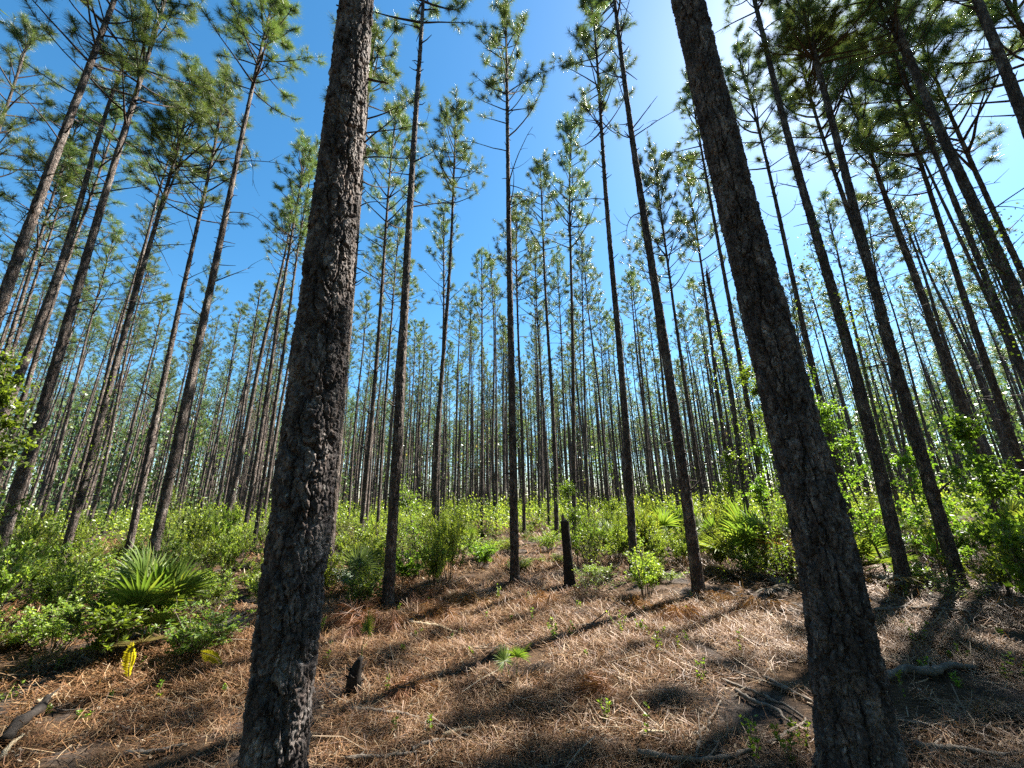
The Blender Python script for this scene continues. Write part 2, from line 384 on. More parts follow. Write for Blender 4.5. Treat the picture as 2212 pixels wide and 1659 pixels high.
NV = 9
CROWN0 = [crown_mesh(100 + s, 0, dense=[1, 0.8, 1.15][s % 3], width=[1, 0.85, 1.1, 0.95][s % 4])[0] for s in range(NV)]
CROWN1 = [crown_mesh(200 + s, 1, dense=[1, 0.8, 1.15][s % 3], width=[1, 0.85, 1.1, 0.95][s % 4])[0] for s in range(NV)]
CROWND = [crown_mesh(150 + s, 0, dense=1.4, width=1.1)[0] for s in range(3)]
CCL = 6.5

def taper(t, r0, H):
    return r0 * (1 - 0.72 * t ** 1.15) * np.where(t > 0.93, 1 - (t - 0.93) / 0.07 * 0.55, 1)

def tree_at(B, T, dbh, seed, label, detail, crown_from=0.60, group=None, broken=False, forks=(), lod=0, crown=None, cname=None, nstub=None, cw=1.0):
    B = np.array(B, float); T = np.array(T, float); H = T[2] - B[2]; crown_from = crown_from if broken else min(crown_from + 0.05, 0.76)
    rs = np.random.RandomState(seed)
    rt = root('pine_tree' if not broken else 'dead_pine', tuple(B), label, 'pine tree' if not broken else 'dead tree', group)
    dbh *= 0.87
    k, dz = [(48, 0.03), (28, 0.055), (14, 0.12)][detail]
    n = int(H / dz); t, P = axis_pts(B, T, H, n, seed, 0.15)
    P0 = P.copy(); P[:, 2] -= 0.06 * (1 - t) ** 8
    rad = taper(t, dbh / 2, H) if not broken else dbh / 2 * (1 - 0.35 * t)
    G = Geo(); trunk_geo(G, P, rad, k, seed, 0.016 if detail < 2 else 0.012, 0.06, 0.11)
    if broken: G.tube(np.array([P[-1], P[-1] + [0.02, 0, 0.15], P[-1] + [0.05, 0.02, 0.3]]), [rad[-1] * 0.9, rad[-1] * 0.5, 0.005], 6, 0)
    z1 = H * crown_from
    for (f0, Tf) in forks:
        i0 = int(f0 * n); Pa = P[i0]; Pb = np.array(Tf) - B; m_ = int((Pb[2] - Pa[2]) / dz)
        tt = np.linspace(0, 1, m_); Pf = Pa + np.outer(tt, Pb - Pa) + np.outer(np.sin(tt * np.pi) * 0.1, [0.5, 0.3, 0])
        trunk_geo(G, Pf, rad[i0] * 0.72 * (1 - 0.75 * tt), k, seed + 3, 0.008, 0.055, 0.12, buttress=False)
    stubs(G, t, P0, rad, H, rs, 1.2, z1 * 1.08, nstub if nstub is not None else int(26 + z1 * 3.2), 0.16)
    ob('trunk', G.mesh('trunk', [M_BARK, M_LIMB], smooth_slots=(0,)), rt)
    if not broken:
        lst = CROWND * 3 if cw > 1.3 else (CROWN0 if lod == 0 else CROWN1)
        def put(Pa, Pb, q):
            c = ob('crown', lst[(seed + q) % NV], rt, tuple(Pa)); dv = Vector(Pb - Pa)
            s = dv.length / CCL; c.scale = (0.96 * cw, 0.96 * cw, s)
            c.rotation_mode = 'QUATERNION'; c.rotation_quaternion = dv.to_track_quat('Z', 'Y') @ Euler((0, 0, rs.uniform(0, 6.28))).to_quaternion()
        i0 = int(crown_from * n); put(P0[i0], P0[-1], 0)
        for q, (f0, Tf) in enumerate(forks):
            Pb = np.array(Tf) - B; Pa = P[int(f0 * n)]; put(Pa + (Pb - Pa) * 0.35, Pb, q + 3)
    return rt

def px_tree(lx, ly, hx, hy, mode, H=None):
    """trunk line through two photo points -> base and top in the world"""
    if mode == 'g': g0 = ground_pt(lx, ly); D = math.hypot(g0.x, g0.y)
    elif mode == 't': v = ray(hx, hy); D = ((H or 17.0) - CAM_H) * math.hypot(v.x, v.y) / v.z
    else: D = mode
    a = ray(lx, ly); a = a * (D / math.hypot(a.x, a.y))
    nrm = Vector((a.x, a.y, 0)).normalized()
    b = ray(hx, hy); b = b * (D / b.dot(nrm))
    a.z += CAM_H; b.z += CAM_H
    d = (b - a) / (b.z - a.z)
    base = a + d * (0 - a.z); base.z = float(gh(base.x, base.y)); base = a + d * (base.z - a.z)
    Ht = H if H else (b.z if mode == 'g' else 17.0)
    top = a + d * (Ht - a.z)
    return base, top, D

# ------------------------------------------------------------------ the two thick trunks close to the camera
def az(px, py): v = ray(px, py); return math.atan2(v.x, v.y)
def near_tree(pts, dia, seed, label, k, H=18.5):
    """pts: (x, y, width) of the trunk in photo pixels, bottom to top"""
    a0, a1 = az(pts[1][0] - pts[1][2] / 2, pts[1][1]), az(pts[1][0] + pts[1][2] / 2, pts[1][1])
    D = dia / 2 / math.sin((a1 - a0) / 2)
    v0 = ray(*pts[0][:2]); nrm = Vector((v0.x, v0.y, 0)).normalized()
    W = []; 
    for x, y, wd in pts:
        v = ray(x, y); p = v * (D / v.dot(nrm)); p.z += CAM_H
        aa, ab = az(x - wd / 2, y), az(x + wd / 2, y)
        W.append((p, D * math.sin((ab - aa) / 2)))
    # extend to the ground and up to the crown
    d = (W[1][0] - W[0][0]) / (W[1][0].z - W[0][0].z); base = W[0][0] + d * (0 - W[0][0].z); base.z = float(gh(base.x, base.y))
    p = W[-1][0]; dd = (W[-1][0] - W[0][0]) / (W[-1][0].z - W[0][0].z); r_end = W[-1][1]
    W = [(base, W[0][1] * 1.04)] + W
    zt = p.z
    for z in (zt + 3, zt + 7, H): W.append((p + dd * (z - zt), r_end * (1 - 0.85 * (z - zt) / (H - zt + 0.6))))
    zz = np.array([q[0].z for q in W]); Xs = np.array([q[0].x for q in W]); Ys = np.array([q[0].y for q in W]); Rs = np.array([q[1] for q in W])
    rt = root('pine_tree', tuple(base), label, 'pine tree')
    z = np.concatenate([np.arange(base.z - 0.05, zt + 0.4, 0.0048), np.arange(zt + 0.4, H, 0.05)])
    P = np.stack([np.interp(z, zz, Xs), np.interp(z, zz, Ys), z], 1)
    ker = np.ones(181) / 181
    for c in (0, 1): 
        pad = np.concatenate([np.full(90, P[0, c]), P[:, c], np.full(90, P[-1, c])]); sm = np.convolve(pad, ker, 'valid'); m_ = z < zt; P[m_, c] = sm[m_]
    rad = np.interp(z, zz, Rs)
    P -= np.array(base); n = len(z)
    th = np.arange(k) / k * 2 * np.pi; L = z - z[0]
    circ = 2 * np.pi * Rs[1]; pu = int(round(circ / 0.05))
    U = np.broadcast_to(th[None, :] / (2 * np.pi) * pu, (n, k)); Vv = np.broadcast_to(L[:, None] / 0.11, (n, k))
    wx = (vnoise(U, Vv * 1.2, seed + 6, pu) - 0.5) * 0.8 + (vnoise(U * 3, Vv * 6, seed + 16, pu * 3) - 0.5) * 0.3
    wy = (vnoise(U * 2, Vv * 1.1, seed + 7, pu * 2) - 0.5) * 1.0 + (vnoise(U * 5, Vv * 5, seed + 17, pu * 5) - 0.5) * 0.3
    f1, f2, cid = cells(U + wx, Vv + wy, pu, seed)
    # long vertical fissures: second lattice, taller cells
    g1, g2, gid = cells(U * 0.5 + wx * 0.4 + 0.3, Vv * 0.28 + wy * 0.3, pu // 2 if pu % 2 == 0 else pu, seed + 40)
    def sst(v): v = np.clip(v, 0, 1); return v * v * (3 - 2 * v)
    plate = sst((f2 - f1 - 0.05) / 0.12) * (0.6 + 0.4 * cid); ridge = sst((g2 - g1 - 0.05) / 0.11) * (0.75 + 0.35 * gid)
    # flaky layers inside a plate: stepped noise
    fl = vnoise(U * 2.3 + wx, Vv * 2.6 + cid * 9, seed + 21) * 4; fl = (np.floor(fl) + sst((fl - np.floor(fl)) * 3)) / 4
    fl2 = vnoise(U * 6 + wy, Vv * 8 + wx, seed + 22) * 3; fl2 = (np.floor(fl2) + sst((fl2 - np.floor(fl2)) * 2.5)) / 3
    fine = vnoise(U * 16, Vv * 22, seed + 23)
    disp = 0.015 * plate + 0.026 * ridge + 0.013 * fl + 0.009 * fl2 + 0.004 * fine - 0.044
    # seam of periodic noise with non-integer lattice is turned away from the camera
    flare = np.exp(-L / 0.2) * 0.22
    r = rad[:, None] * (1 + flare[:, None]) + disp * np.clip(1.1 - L / 30, 0.3, 1)[:, None]
    a_cam = math.atan2(base.y, base.x)
    A = np.array([math.cos(a_cam), math.sin(a_cam), 0.]); Bv = np.array([-math.sin(a_cam), math.cos(a_cam), 0.])
    Vx = P[:, None, :] + r[:, :, None] * (np.cos(th)[None, :, None] * A + np.sin(th)[None, :, None] * Bv)
    # blend seam
    G = Geo(); i = np.arange(n - 1)[:, None] * k; j = np.arange(k)[None, :]; j2 = (j + 1) % k
    G.add(Vx.reshape(-1, 3), np.stack([i + j, i + j2, i + k + j2, i + k + j], -1).reshape(-1, 4), None, 0)
    rs = np.random.RandomState(seed); t = L / L[-1]
    stubs(G, t, P, rad, L[-1], rs, 4.5, 11.5, 30, 0.1)
    # loose bark flakes that break the outline
    for q in range(520):
        zi = rs.randint(20, int(n * 0.82)); a = rs.uniform(0, 2 * np.pi); c = P[zi]; u_ = np.cos(a) * A + np.sin(a) * Bv; tg = -np.sin(a) * A + np.cos(a) * Bv
        ti = int(a / (2 * np.pi) * k) % k; p0 = c + u_ * (r[zi, ti] - 0.001); h = rs.uniform(0.012, 0.04); wdd = rs.uniform(0.008, 0.025); lift = rs.uniform(0.001, 0.010) * (1.6 if rs.rand() < 0.15 else 1)
        up = np.array([0, 0, 1.]); off = u_ * lift; th_ = u_ * 0.002
        q4 = [p0 - tg * wdd * 0.4 - u_ * 0.004, p0 + tg * wdd * 0.5 - u_ * 0.004, p0 + tg * wdd * 0.5 * rs.uniform(.3, 1) - up * h + off, p0 - tg * wdd * 0.5 * rs.uniform(.3, 1) - up * h * rs.uniform(.6, 1.1) + off]
        q8 = np.array(q4 + [v + th_ for v in q4])
        G.add(q8, [[0, 1, 2, 3], [7, 6, 5, 4], [0, 4, 5, 1], [1, 5, 6, 2], [2, 6, 7, 3], [3, 7, 4, 0]], None, 0)
    ob('trunk', G.mesh('trunk', [M_BARK_NEAR, M_LIMB], smooth_slots=(0,)), rt)
    top = P[-1]; lo = P[np.searchsorted(z, 11.6)]
    dv = Vector(top - lo); c = ob('crown', CROWN0[seed % NV], rt, tuple(lo)); c.scale = (1, 1, dv.length / CCL)
    c.rotation_mode = 'QUATERNION'; c.rotation_quaternion = dv.to_track_quat('Z', 'Y')
    return base, D
TREES = []                                  # (x, y) of every stem, to keep others off
b1, D1 = near_tree([(590, 1659, 138), (634, 1244, 133), (684, 830, 118), (729, 415, 96), (771, 0, 72)], 0.30, 3,
    'thick grey-plated pine trunk left of centre, its right edge sunlit', 300)
b2, D2 = near_tree([(1858, 1659, 168), (1798, 1244, 133), (1690, 830, 108), (1585, 415, 84), (1484, 0, 68)], 0.30, 8,
    'thick dark shaded pine trunk right of centre, leaning left overhead', 300)
TREES += [(b1.x, b1.y), (b2.x, b2.y)]
print('near', b1, D1, b2, D2)

# ------------------------------------------------------------------ the pines one can tell apart
#  lowx lowy hix hiy mode width(px at low) H crown_from label
TR = [
 (-197, 1250, 245, 0, 11.5, 0.21, 17.5, .60, 'tall sunlit pine cutting the upper left corner, its base beyond the left edge'),
 (-113, 1150, 180, 235, 't', 0.15, 16, .58, 'thin pine just right of the corner pine, topping out below the upper left gap'),
 (-90, 1130, 160, 330, 't', 0.14, 15.5, .6, 'slim sunlit pine with leaning twin, in the far left upper crowns'),
 (0, 1180, 345, 40, 12.5, 0.21, 17, .60, 'widest sunlit pine left of the fan palmetto, rising at the left edge'),
 (-40, 1140, 262, 230, 't', 0.16, 16.5, .62, 'thin pine running close behind the widest sunlit pine at the left'),
 (82, 1145, 248, 505, 't', 0.17, 17, .62, 'medium-height pine behind the left shrubs, its top under the taller crowns'),
 (140, 1200, 425, 160, 't', 0.19, 17, .62, 'vine-dotted pine that forks into two stems above the left shrubs'),
 (275, 1200, 492, 165, 't', 0.18, 16.8, .58, 'slender pine left of the fan palmetto with one long bare branch at mid height'),
 (325, 1222, 590, 0, 11.3, 0.205, 17.5, .74, 'straight sunlit pine rising right behind the large fan palmetto'),
 (517, 1215, 667, 300, 't', 0.15, 16, .60, 'slim pine just left of the thick sun-edged trunk, crown top by its shoulder'),
 (548, 1180, 676, 350, 't', 0.14, 15.5, .62, 'slimmest pine of the pair left of the thick sun-edged trunk'),
 (705, 1275, 812, 60, 'g', 0.19, None, .58, 'pine half hidden behind the right side of the thick sun-edged trunk'),
 (785, 1080, 855, 240, 't', 0.16, 16.5, .56, 'slim pine with a thin pale crown, first left of the reddish-based pine'),
 (820, 1085, 864, 465, 't', 0.16, 16.5, .60, 'short-looking pine with a narrow dark crown beside the reddish-based pine'),
 (837, 1310, 912, -10, 'g', 0.185, 17.2, .70, 'reddish-based pine standing by the heap of brown dead fronds'),
 (939, 1130, 987, 225, 't', 0.17, 17, .66, 'narrow-crowned pine standing against the open blue sky left of centre'),
 (947, 1115, 958, 450, 't', 0.17, 16.5, .60, 'pine whose trunk nearly touches the narrow-crowned one, with a lower crown'),
 (1007, 1130, 1017, 625, 't', 0.16, 17, .62, 'low-looking distant pine in the gap under the open sky, left of centre'),
 (1040, 1160, 1040, 535, 't', 0.17, 16, .60, 'lopsided pine with one bare side, just left of the central tall pine'),
 (1112, 1260, 1092, 5, 'g', 0.19, None, .62, 'central tall pine with a full round crown alone against the sky'),
 (1132, 1135, 1115, 435, 't', 0.16, 16.5, .60, 'pine whose crown sits right behind the bare stem of the central tall pine'),
 (1184, 1100, 1155, 520, 't', 0.15, 16.5, .60, 'thin pine between the central tall pine and the dense pointed crown'),
 (1200, 1110, 1167, 350, 't', 0.18, 17, .64, 'pine with a dense dark pointed crown right of the central tall pine'),
 (1229, 1070, 1202, 545, 't', 0.15, 16.5, .58, 'thin pine directly above the short broken stump'),
 (1240, 1055, 1234, 260, 't', 0.16, 17.3, .58, 'pine with an airy spire-like crown right of centre'),
 (1270, 1050, 1257, 505, 't', 0.15, 16.5, .60, 'thin pine with drooping side limbs right behind the airy spire crown'),
 (1362, 1140, 1277, -15, 't', 0.185, 17.5, .62, 'tall straight pine with a one-sided crown at the top edge right of centre'),
 (1312, 1080, 1292, 640, 't', 0.15, 16.5, .60, 'small-looking pine left of the tall straight pine, crown under its bare stem'),
 (1510, 1280, 1330, 0, 'g', 0.20, 17.5, .74, 'straight pine with flared foot on the straw, left of the thick shaded trunk'),
 (1527, 1140, 1410, 325, 't', 0.16, 16.5, .52, 'pine with a broad low crown, behind the flared-foot pine'),
 (1590, 1115, 1478, 345, 't', 0.16, 16.5, .55, 'pine just left of the thick shaded trunk with crown at half its height'),
 (1670, 1200, 1490, 180, 't', 0.17, 17, .66, 'pine hugging the left side of the thick shaded trunk with peeling top'),
 (1835, 1100, 1588, 95, 't', 0.17, 17.3, .62, 'slim pine just right of the thick shaded trunk, its feathery crown beside it'),
 (1955, 1265, 1627, 0, 'g', 0.21, 17.5, .74, 'dark pine on the straw just right of the thick shaded trunk, behind the long log'),
 (1945, 1110, 1775, 415, 't', 0.17, 16.5, .62, 'dark round-crowned pine low against the pale sky at the right'),
 (1975, 1080, 1868, 425, 't', 0.16, 16.5, .62, 'second round-crowned pine low against the pale sky at the right'),
 (2075, 1272, 1727, 0, 'g', 0.205, 17.3, .62, 'heavy dark pine at the right casting a shadow across the log, forked high up'),
 (2130, 1065, 1852, 215, 't', 0.18, 17, .56, 'long slanting pine right of the heavy forked pine'),
 (2230, 1080, 1888, 85, 't', 0.20, 17.3, .56, 'slanting pine near the right edge whose crown reaches the bright sky'),
 (2430, 1220, 1925, 0, 11.0, 0.22, 18, .60, 'dark forked pine rising from beyond the right edge'),
 (2640, 1260, 2100, 0, 10.5, 0.22, 18, .60, 'pine crossing only the upper right corner'),
 (2290, 1090, 2090, 480, 't', 0.16, 16.5, .60, 'low-crowned pine at the right edge behind the forked pine'),
 (-330, 1180, 70, 60, 't', 0.18, 17.5, .56, 'pine beyond the left edge whose full crown fills the upper left corner'),
 (1790, 1090, 1700, 590, 't', 0.14, 16, .6, 'thin shaded pine wrapped in leaves right of the thick shaded trunk'),
]
FORK = {6: (0.62, (362, 420), (425, 235)), 36: (0.62, (1820, 380), (1758, 120)), 39: (0.5, (2080, 395), (1900, 0))}
for q, (lx, ly, hx, hy, mode, dbh, H, cf, lab) in enumerate(TR):
    B, T, D = px_tree(lx, ly, hx, hy, mode, H)
    forks = ()
    if q in FORK:
        f0, _, (fx, fy) = FORK[q]; nrm = Vector((B.x, B.y, 0)).normalized(); v = ray(fx, fy); v = v * ((nrm.dot(B)) / v.dot(nrm)); v.z += CAM_H
        mid = B + (T - B) * f0; tp = mid + (v - mid) * min(1.6, (T.z - 0.4 - mid.z) / (v.z - mid.z)) if v.z > mid.z else T
        forks = ((f0, tuple(tp)),)
    print(q, 'D%.1f H%.1f lean %.2f' % (D, T.z, (T - B).xy.length), tuple(round(c, 1) for c in B.xy), lab[:30])
    TREES.append((B.x, B.y))
    tree_at(B, T, dbh, 300 + q * 7, lab, 0 if D < 10 else (1 if D < 18 else 2), cf, forks=forks, lod=0 if D < 19 else 1, cw=1.2 if q < 9 else 1.0)
for q, (x, y, H, lab) in enumerate([(11.9, 8.7, 17.5, 'full-crowned pine leaning in at the upper right, its needles glittering by the sun'),
        (12.9, 6.9, 17.0, 'pine outside the right edge whose boughs hang into the upper right corner'), (10.1, 9.7, 17.8, 'dark-crowned pine between the log pine and the heavy forked pine'),
        (12.4, 10.6, 17.6, 'pine with a thick crown right below the sun glow'),
        (13.3, 9.0, 16.8, 'dense-crowned pine at the upper right beside the long slanting pine')]):
    z = float(gh(x, y)); tree_at((x, y, z), (x + 0.2, y - 0.1, H), 0.18, 750 + q, lab, 1, 0.56, cw=1.31); TREES.append((x, y))
# broken-topped dead pine with vine
B, T, D = px_tree(1615, 1095, 1527, 590, 13.0, None)
v = ray(1527, 590); Hs = CAM_H + v.z * 13.0 / math.hypot(v.x, v.y); T = B + (T - B) * (Hs / (T.z - B.z))
tree_at(B, T, 0.15, 990, 'dead pine with snapped-off top and vine leaves left of the thick shaded trunk', 1, 0.9, broken=True, nstub=22)
TREES.append((B.x, B.y)); SNAG = (B, T)

# ------------------------------------------------------------------ the stand behind, row upon row
rs = np.random.RandomState(77)
TRUNKB = []
for s in range(6):
    n = 120; t, P = axis_pts((0, 0, 0), (0, 0, 17), 17, n, 500 + s, 0.24); rad = taper(t, 0.085, 17)
    G = Geo(); trunk_geo(G, P, rad, 10, 500 + s, 0.008, 0.055, 0.14); stubs(G, t, P, rad, 17, np.random.RandomState(s), 2, 10.5, 40, 0.14)
    TRUNKB.append(G.mesh('trunk', [M_BARK, M_LIMB], smooth_slots=(0,)))
cand = []
ang = R(4)
for iu in range(-50, 51):
    for iv in range(3, 66):
        u = iu * 3.1 + rs.uniform(-0.5, 0.5); v = iv * 2.5 + rs.uniform(-0.8, 0.8)
        for rep in (0, 1):
          if rep and (v < 42 or rs.rand() < .45): break
          u += rep * rs.uniform(.9, 2.2); v += rep * rs.uniform(-1, 1)
          x = u * math.cos(ang) + v * math.sin(ang); y = -u * math.sin(ang) + v * math.cos(ang)
          D = math.hypot(x, y); a = math.degrees(math.atan2(x, y))
          if abs(a) > 56 or D > 130 or rs.rand() < 0.12: continue
          if abs(a) < 50 and D < 19: continue
          if D < 30 and rs.rand() < 0.35: continue
          if D < 27 and 24 < a < 50: continue
          if abs(a) >= 50 and D < 11: continue
          if min((x - p) ** 2 + (y - q) ** 2 for p, q in TREES) < 1.7 ** 2: continue
          cand.append((D, x, y) if not rep else (D, x, y, 0))
cand.sort()
ZONES = [(-60, 'sunlit slim pine in the packed stand at the far left'), (-38, 'slim sunlit pine in the stand behind the fan palmetto'),
         (-24, 'slim pine in the stand behind the thick sun-edged trunk'), (-10, 'slim distant pine in the stand just left of the centre gap'),
         (2, 'slim distant pine in the stand behind the broken stump'), (14, 'slim dark pine in the stand behind the flared-foot pine'),
         (26, 'slim dark pine in the stand behind the thick shaded trunk'), (38, 'slim dark pine in the stand at the far right')]
NIND = 262
for q, (D, x, y, *_) in enumerate(cand[:NIND]):
    a = math.degrees(math.atan2(x, y)); zl = [z for z in ZONES if a >= z[0]][-1][1]
    z = float(gh(x, y)); H = rs.uniform(15.2, 18.2)
    rt = root('pine_tree', (x, y, z - 0.03), zl, 'pine tree', 'pines of the stand behind', (rs.normal() * R(0.8), rs.normal() * R(0.8), rs.uniform(0, 6.28)))
    s = H / 17; fat = rs.uniform(0.8, 1.25)
    t_ = ob('trunk', TRUNKB[q % 6], rt); t_.scale = (fat, fat, s)
    cf = rs.uniform(0.68, 0.8); c = ob('crown', CROWN1[rs.randint(NV)], rt, (0, 0, H * cf)); c.scale = (rs.uniform(.7, .95),) * 2 + (H * (1 - cf) / CCL,)
    c.rotation_euler = (0, 0, rs.uniform(0, 6.28))
    TREES.append((x, y))
print('stand', len(cand), 'ind to D', cand[NIND][0])
# farther rows read as one mass
def arrays(me):
    V = np.empty(len(me.vertices) * 3, np.float32); me.vertices.foreach_get('co', V)
    L = np.empty(len(me.loops), np.int32); me.loops.foreach_get('vertex_index', L)
    C = np.empty(len(me.polygons), np.int32); me.polygons.foreach_get('loop_total', C); Mi = np.empty(len(me.polygons), np.int32); me.polygons.foreach_get('material_index', Mi)
    st = np.concatenate([[0], np.cumsum(C)[:-1]])
    Q = L[(st[C == 4][:, None] + np.arange(4))] if (C == 4).any() else np.zeros((0, 4), int); T = L[(st[C == 3][:, None] + np.arange(3))]
    return V.reshape(-1, 3), Q, T, Mi[C == 4], Mi[C == 3]
far = [arrays(crown_mesh(400 + s, 2, dense=0.8)[0]) for s in range(5)]
G = Geo()
ring = []                                       # unseen pines added beside and behind the camera to cut the sky light
for iu in range(-14, 15):
    for iv in range(-16, 8):
        x = iu * 3.1 + rs.uniform(-.5, .5); y = iv * 2.6 + rs.uniform(-.8, .8); D = math.hypot(x, y); a = abs(math.degrees(math.atan2(x, y)))
        if D < 45 and ((a > 61 and D > 5.5) or (a > 75 and D > 3.5)) and rs.rand() > .12 and min((x - p) ** 2 + (y - q) ** 2 for p, q in TREES) > 1.5 ** 2: ring.append((D, x, y))
for (D, x, y, *bare) in cand[NIND:] + ring:
    H = rs.uniform(15.5, 18.5); z = float(gh(x, y)); lx, ly = rs.normal(size=2) * 0.2
    zz = np.array([0, H * .35, H * .7, H]); P = np.stack([x + lx * zz / H, y + ly * zz / H, z + zz], 1)
    G.tube(P, np.array([0.095, 0.08, 0.055, 0.015]) * rs.uniform(.8, 1.2), 5, 0, cap=False)
    if bare and rs.rand() < .75: continue
    V, Q, T, mq, mt = far[rs.randint(5)]; cf = rs.uniform(.66, .8); a = rs.uniform(0, 6.28); ca, sa = math.cos(a), math.sin(a)
    W = np.stack([(V[:, 0] * ca - V[:, 1] * sa) + P[2, 0], (V[:, 0] * sa + V[:, 1] * ca) + P[2, 1], V[:, 2] * H * (1 - cf) / CCL + z + H * cf], 1)
    n0 = G.n; G.V.append(W); G.n += len(W); G.Q.append(Q + n0); G.T.append(T + n0); G.mq.append(np.where(mq == 0, 1, 2)); G.mt.append(np.where(mt == 0, 1, 2))
for q in range(3400):
    D = 55 + 75 * rs.rand(); a = R(rs.uniform(-58, 58))
    if q <= 2600 and abs(a) < R(38) and rs.rand() < .62: continue
    if q > 2600: D = 14 + 26 * rs.rand(); a = R(rs.uniform(80, 280))  # unseen leaf clumps added behind the camera, they block sky light
    x = D * math.sin(a); y = D * math.cos(a); zc = rs.uniform(1, 12); m_ = 50
    pp = rs.normal(size=(m_, 3)) * [1.3, 1.3, .9] + [x, y, zc]; pp[:, 2] = np.maximum(pp[:, 2], .05); d = unit(rs.normal(size=(m_, 3))); sd_ = unit(np.cross(d, rs.normal(size=(m_, 3)))); Ls = .16
    G.add(np.stack([pp - sd_ * Ls, pp + sd_ * Ls, pp + d * Ls * 2.4], 1).reshape(-1, 3), None, np.arange(m_ * 3).reshape(-1, 3), 2)
fo = ob('distant_and_unseen_pines', G.mesh('distant_and_unseen_pines', [M_BARK, M_LIMB, M_NEEDLE])); tag(fo, 'far rows of slim pines closing the view between the nearer trunks, plus unseen pines added behind the camera', 'forest', kind='stuff')

# ------------------------------------------------------------------ leaf helpers
def leaves(G, pos, dirs, L, wd, rs, m=1):
    """folded pointed leaves"""
    n = len(pos); d = unit(dirs); side = unit(np.cross(d, rs.normal(size=(n, 3)))); up = np.cross(side, d)
    L = L * rs.uniform(0.7, 1.2, (n, 1)); wd = wd * rs.uniform(0.8, 1.2, (n, 1))
    a = pos; c = pos + d * L; b = pos + d * L * 0.45 + side * wd / 2 + up * wd * 0.15; e = pos + d * L * 0.45 - side * wd / 2 + up * wd * 0.15
    V = np.stack([a, b, c, e], 1).reshape(-1, 3); i = np.arange(n)[:, None] * 4
    G.add(V, None, np.concatenate([i + [0, 1, 2], i + [0, 2, 3]]), m)
def shrub_mesh(seed, H, Wd, nst, nleaf, L=0.044, wd=0.02, mat=None):
    rs = np.random.RandomState(seed); G = Geo(); pos = []; dr = []
    per = max(1, nleaf // (nst * 10))
    for s in range(nst):
        a = rs.uniform(0, 6.28); out = rs.uniform(0.1, 1) * Wd; h = H * rs.uniform(0.55, 1.05) * (1 - 0.25 * out / Wd)
        p0 = np.array([math.cos(a) * out * 0.25, math.sin(a) * out * 0.25, -0.02]); d = np.array([math.cos(a) * out * 0.75, math.sin(a) * out * 0.75, h])
        P = curve_pts(p0, d, np.linalg.norm(d), 6, rs, 0.35, 0.15); G.tube(P, np.linspace(0.007, 0.003, 7), 3, 0, cap=False)
        for b in range(10):
            s0 = rs.uniform(0.3, 1) * 6; i0 = min(int(s0), 5); q0 = P[i0] + (P[i0 + 1] - P[i0]) * (s0 - i0)
            dd = unit(np.array([rs.normal(), rs.normal(), rs.uniform(0.2, 1.6)])); l2 = rs.uniform(0.08, 0.26) * H
            T = curve_pts(q0, dd, l2, 3, rs, 0.3, 0.4); G.tube(T, np.linspace(0.003, 0.0015, 4), 3, 0, cap=False)
            u = rs.rand(per, 1) ** 0.7; base = T[0] + (T[-1] - T[0]) * u + rs.normal(size=(per, 3)) * 0.008
            pos.append(base); dr.append(unit(unit(T[-1] - T[0]) * 0.7 + rs.normal(size=(per, 3)) * 0.6))
    leaves(G, np.vstack(pos), np.vstack(dr), L, wd, rs)
    return G.mesh('foliage', [M_TWIG, mat or M_SHRUB])
def split_plant(name, me, rt): return ob(name, me, rt)

SHR = [shrub_mesh(600 + s, 1.0, [0.55, 0.7, 0.45][s % 3], [16, 20, 13][s % 3], [3400, 4200, 2600][s % 3]) for s in range(5)] + [shrub_mesh(650, 1.0, .5, 12, 1500, .065, .035, M_SAPL), shrub_mesh(651, 1.05, .6, 18, 700, .04, .018), shrub_mesh(652, .9, .6, 16, 2000, .05, .022, M_PALM)]
def place_shrub(x, y, h, wsc, label, group, rs):
    rt = root('shrub', (x, y, float(gh(x, y))), label, 'shrub', group, (0, 0, rs.uniform(0, 6.28)))
    f = ob('foliage', SHR[rs.randint(8)], rt); f.scale = (wsc, wsc, h); return rt
rs = np.random.RandomState(31); shr = []
tries = 0
def shrub_ok(x, y):
    D = math.hypot(x, y); a = math.degrees(math.atan2(x, y))
    lim = 7.1 if a > -14 else 6.3
    if a < -33: lim = 5.6
    if a < -44: lim = 5.6
    if a > 42: lim = 7.2
    if 26 < a <= 42: lim = 8.4
    return D > lim, D, a
while len(shr) < 262 and tries < 20000:
    tries += 1
    D = 4.5 + 16 * rs.rand() ** 0.7; a = rs.uniform(-56, 56); x = D * math.sin(R(a)); y = D * math.cos(R(a))
    ok, D, a = shrub_ok(x, y)
    if not ok: continue
    lane = -7 < a < 7 and D < 15 and rs.rand() < 0.6            # thinner strip in the middle
    if lane: continue
    mind = 0.42 + 0.02 * D
    if any((x - p) ** 2 + (y - q) ** 2 < mind ** 2 for p, q, *_ in shr): continue
    if any((x - p) ** 2 + (y - q) ** 2 < 0.3 ** 2 for p, q in TREES): continue
    shr.append((x, y, D, a))
SZ = [(-60, 'low bright green shrub in the thicket along the left edge'), (-42, 'bright green shrub behind the fan palmetto at the left'),
      (-27, 'green shrub behind the foot of the thick sun-edged trunk'), (-14, 'yellow-green shrub behind the reddish-based pine'),
      (-4, 'small yellow-green shrub along the thin strip in the middle'), (7, 'pale green shrub right of the broken stump'),
      (18, 'green shrub behind the flared-foot pine'), (30, 'dark green shrub right of the thick shaded trunk'), (42, 'glossy yellow-green shrub in the thicket along the right edge')]
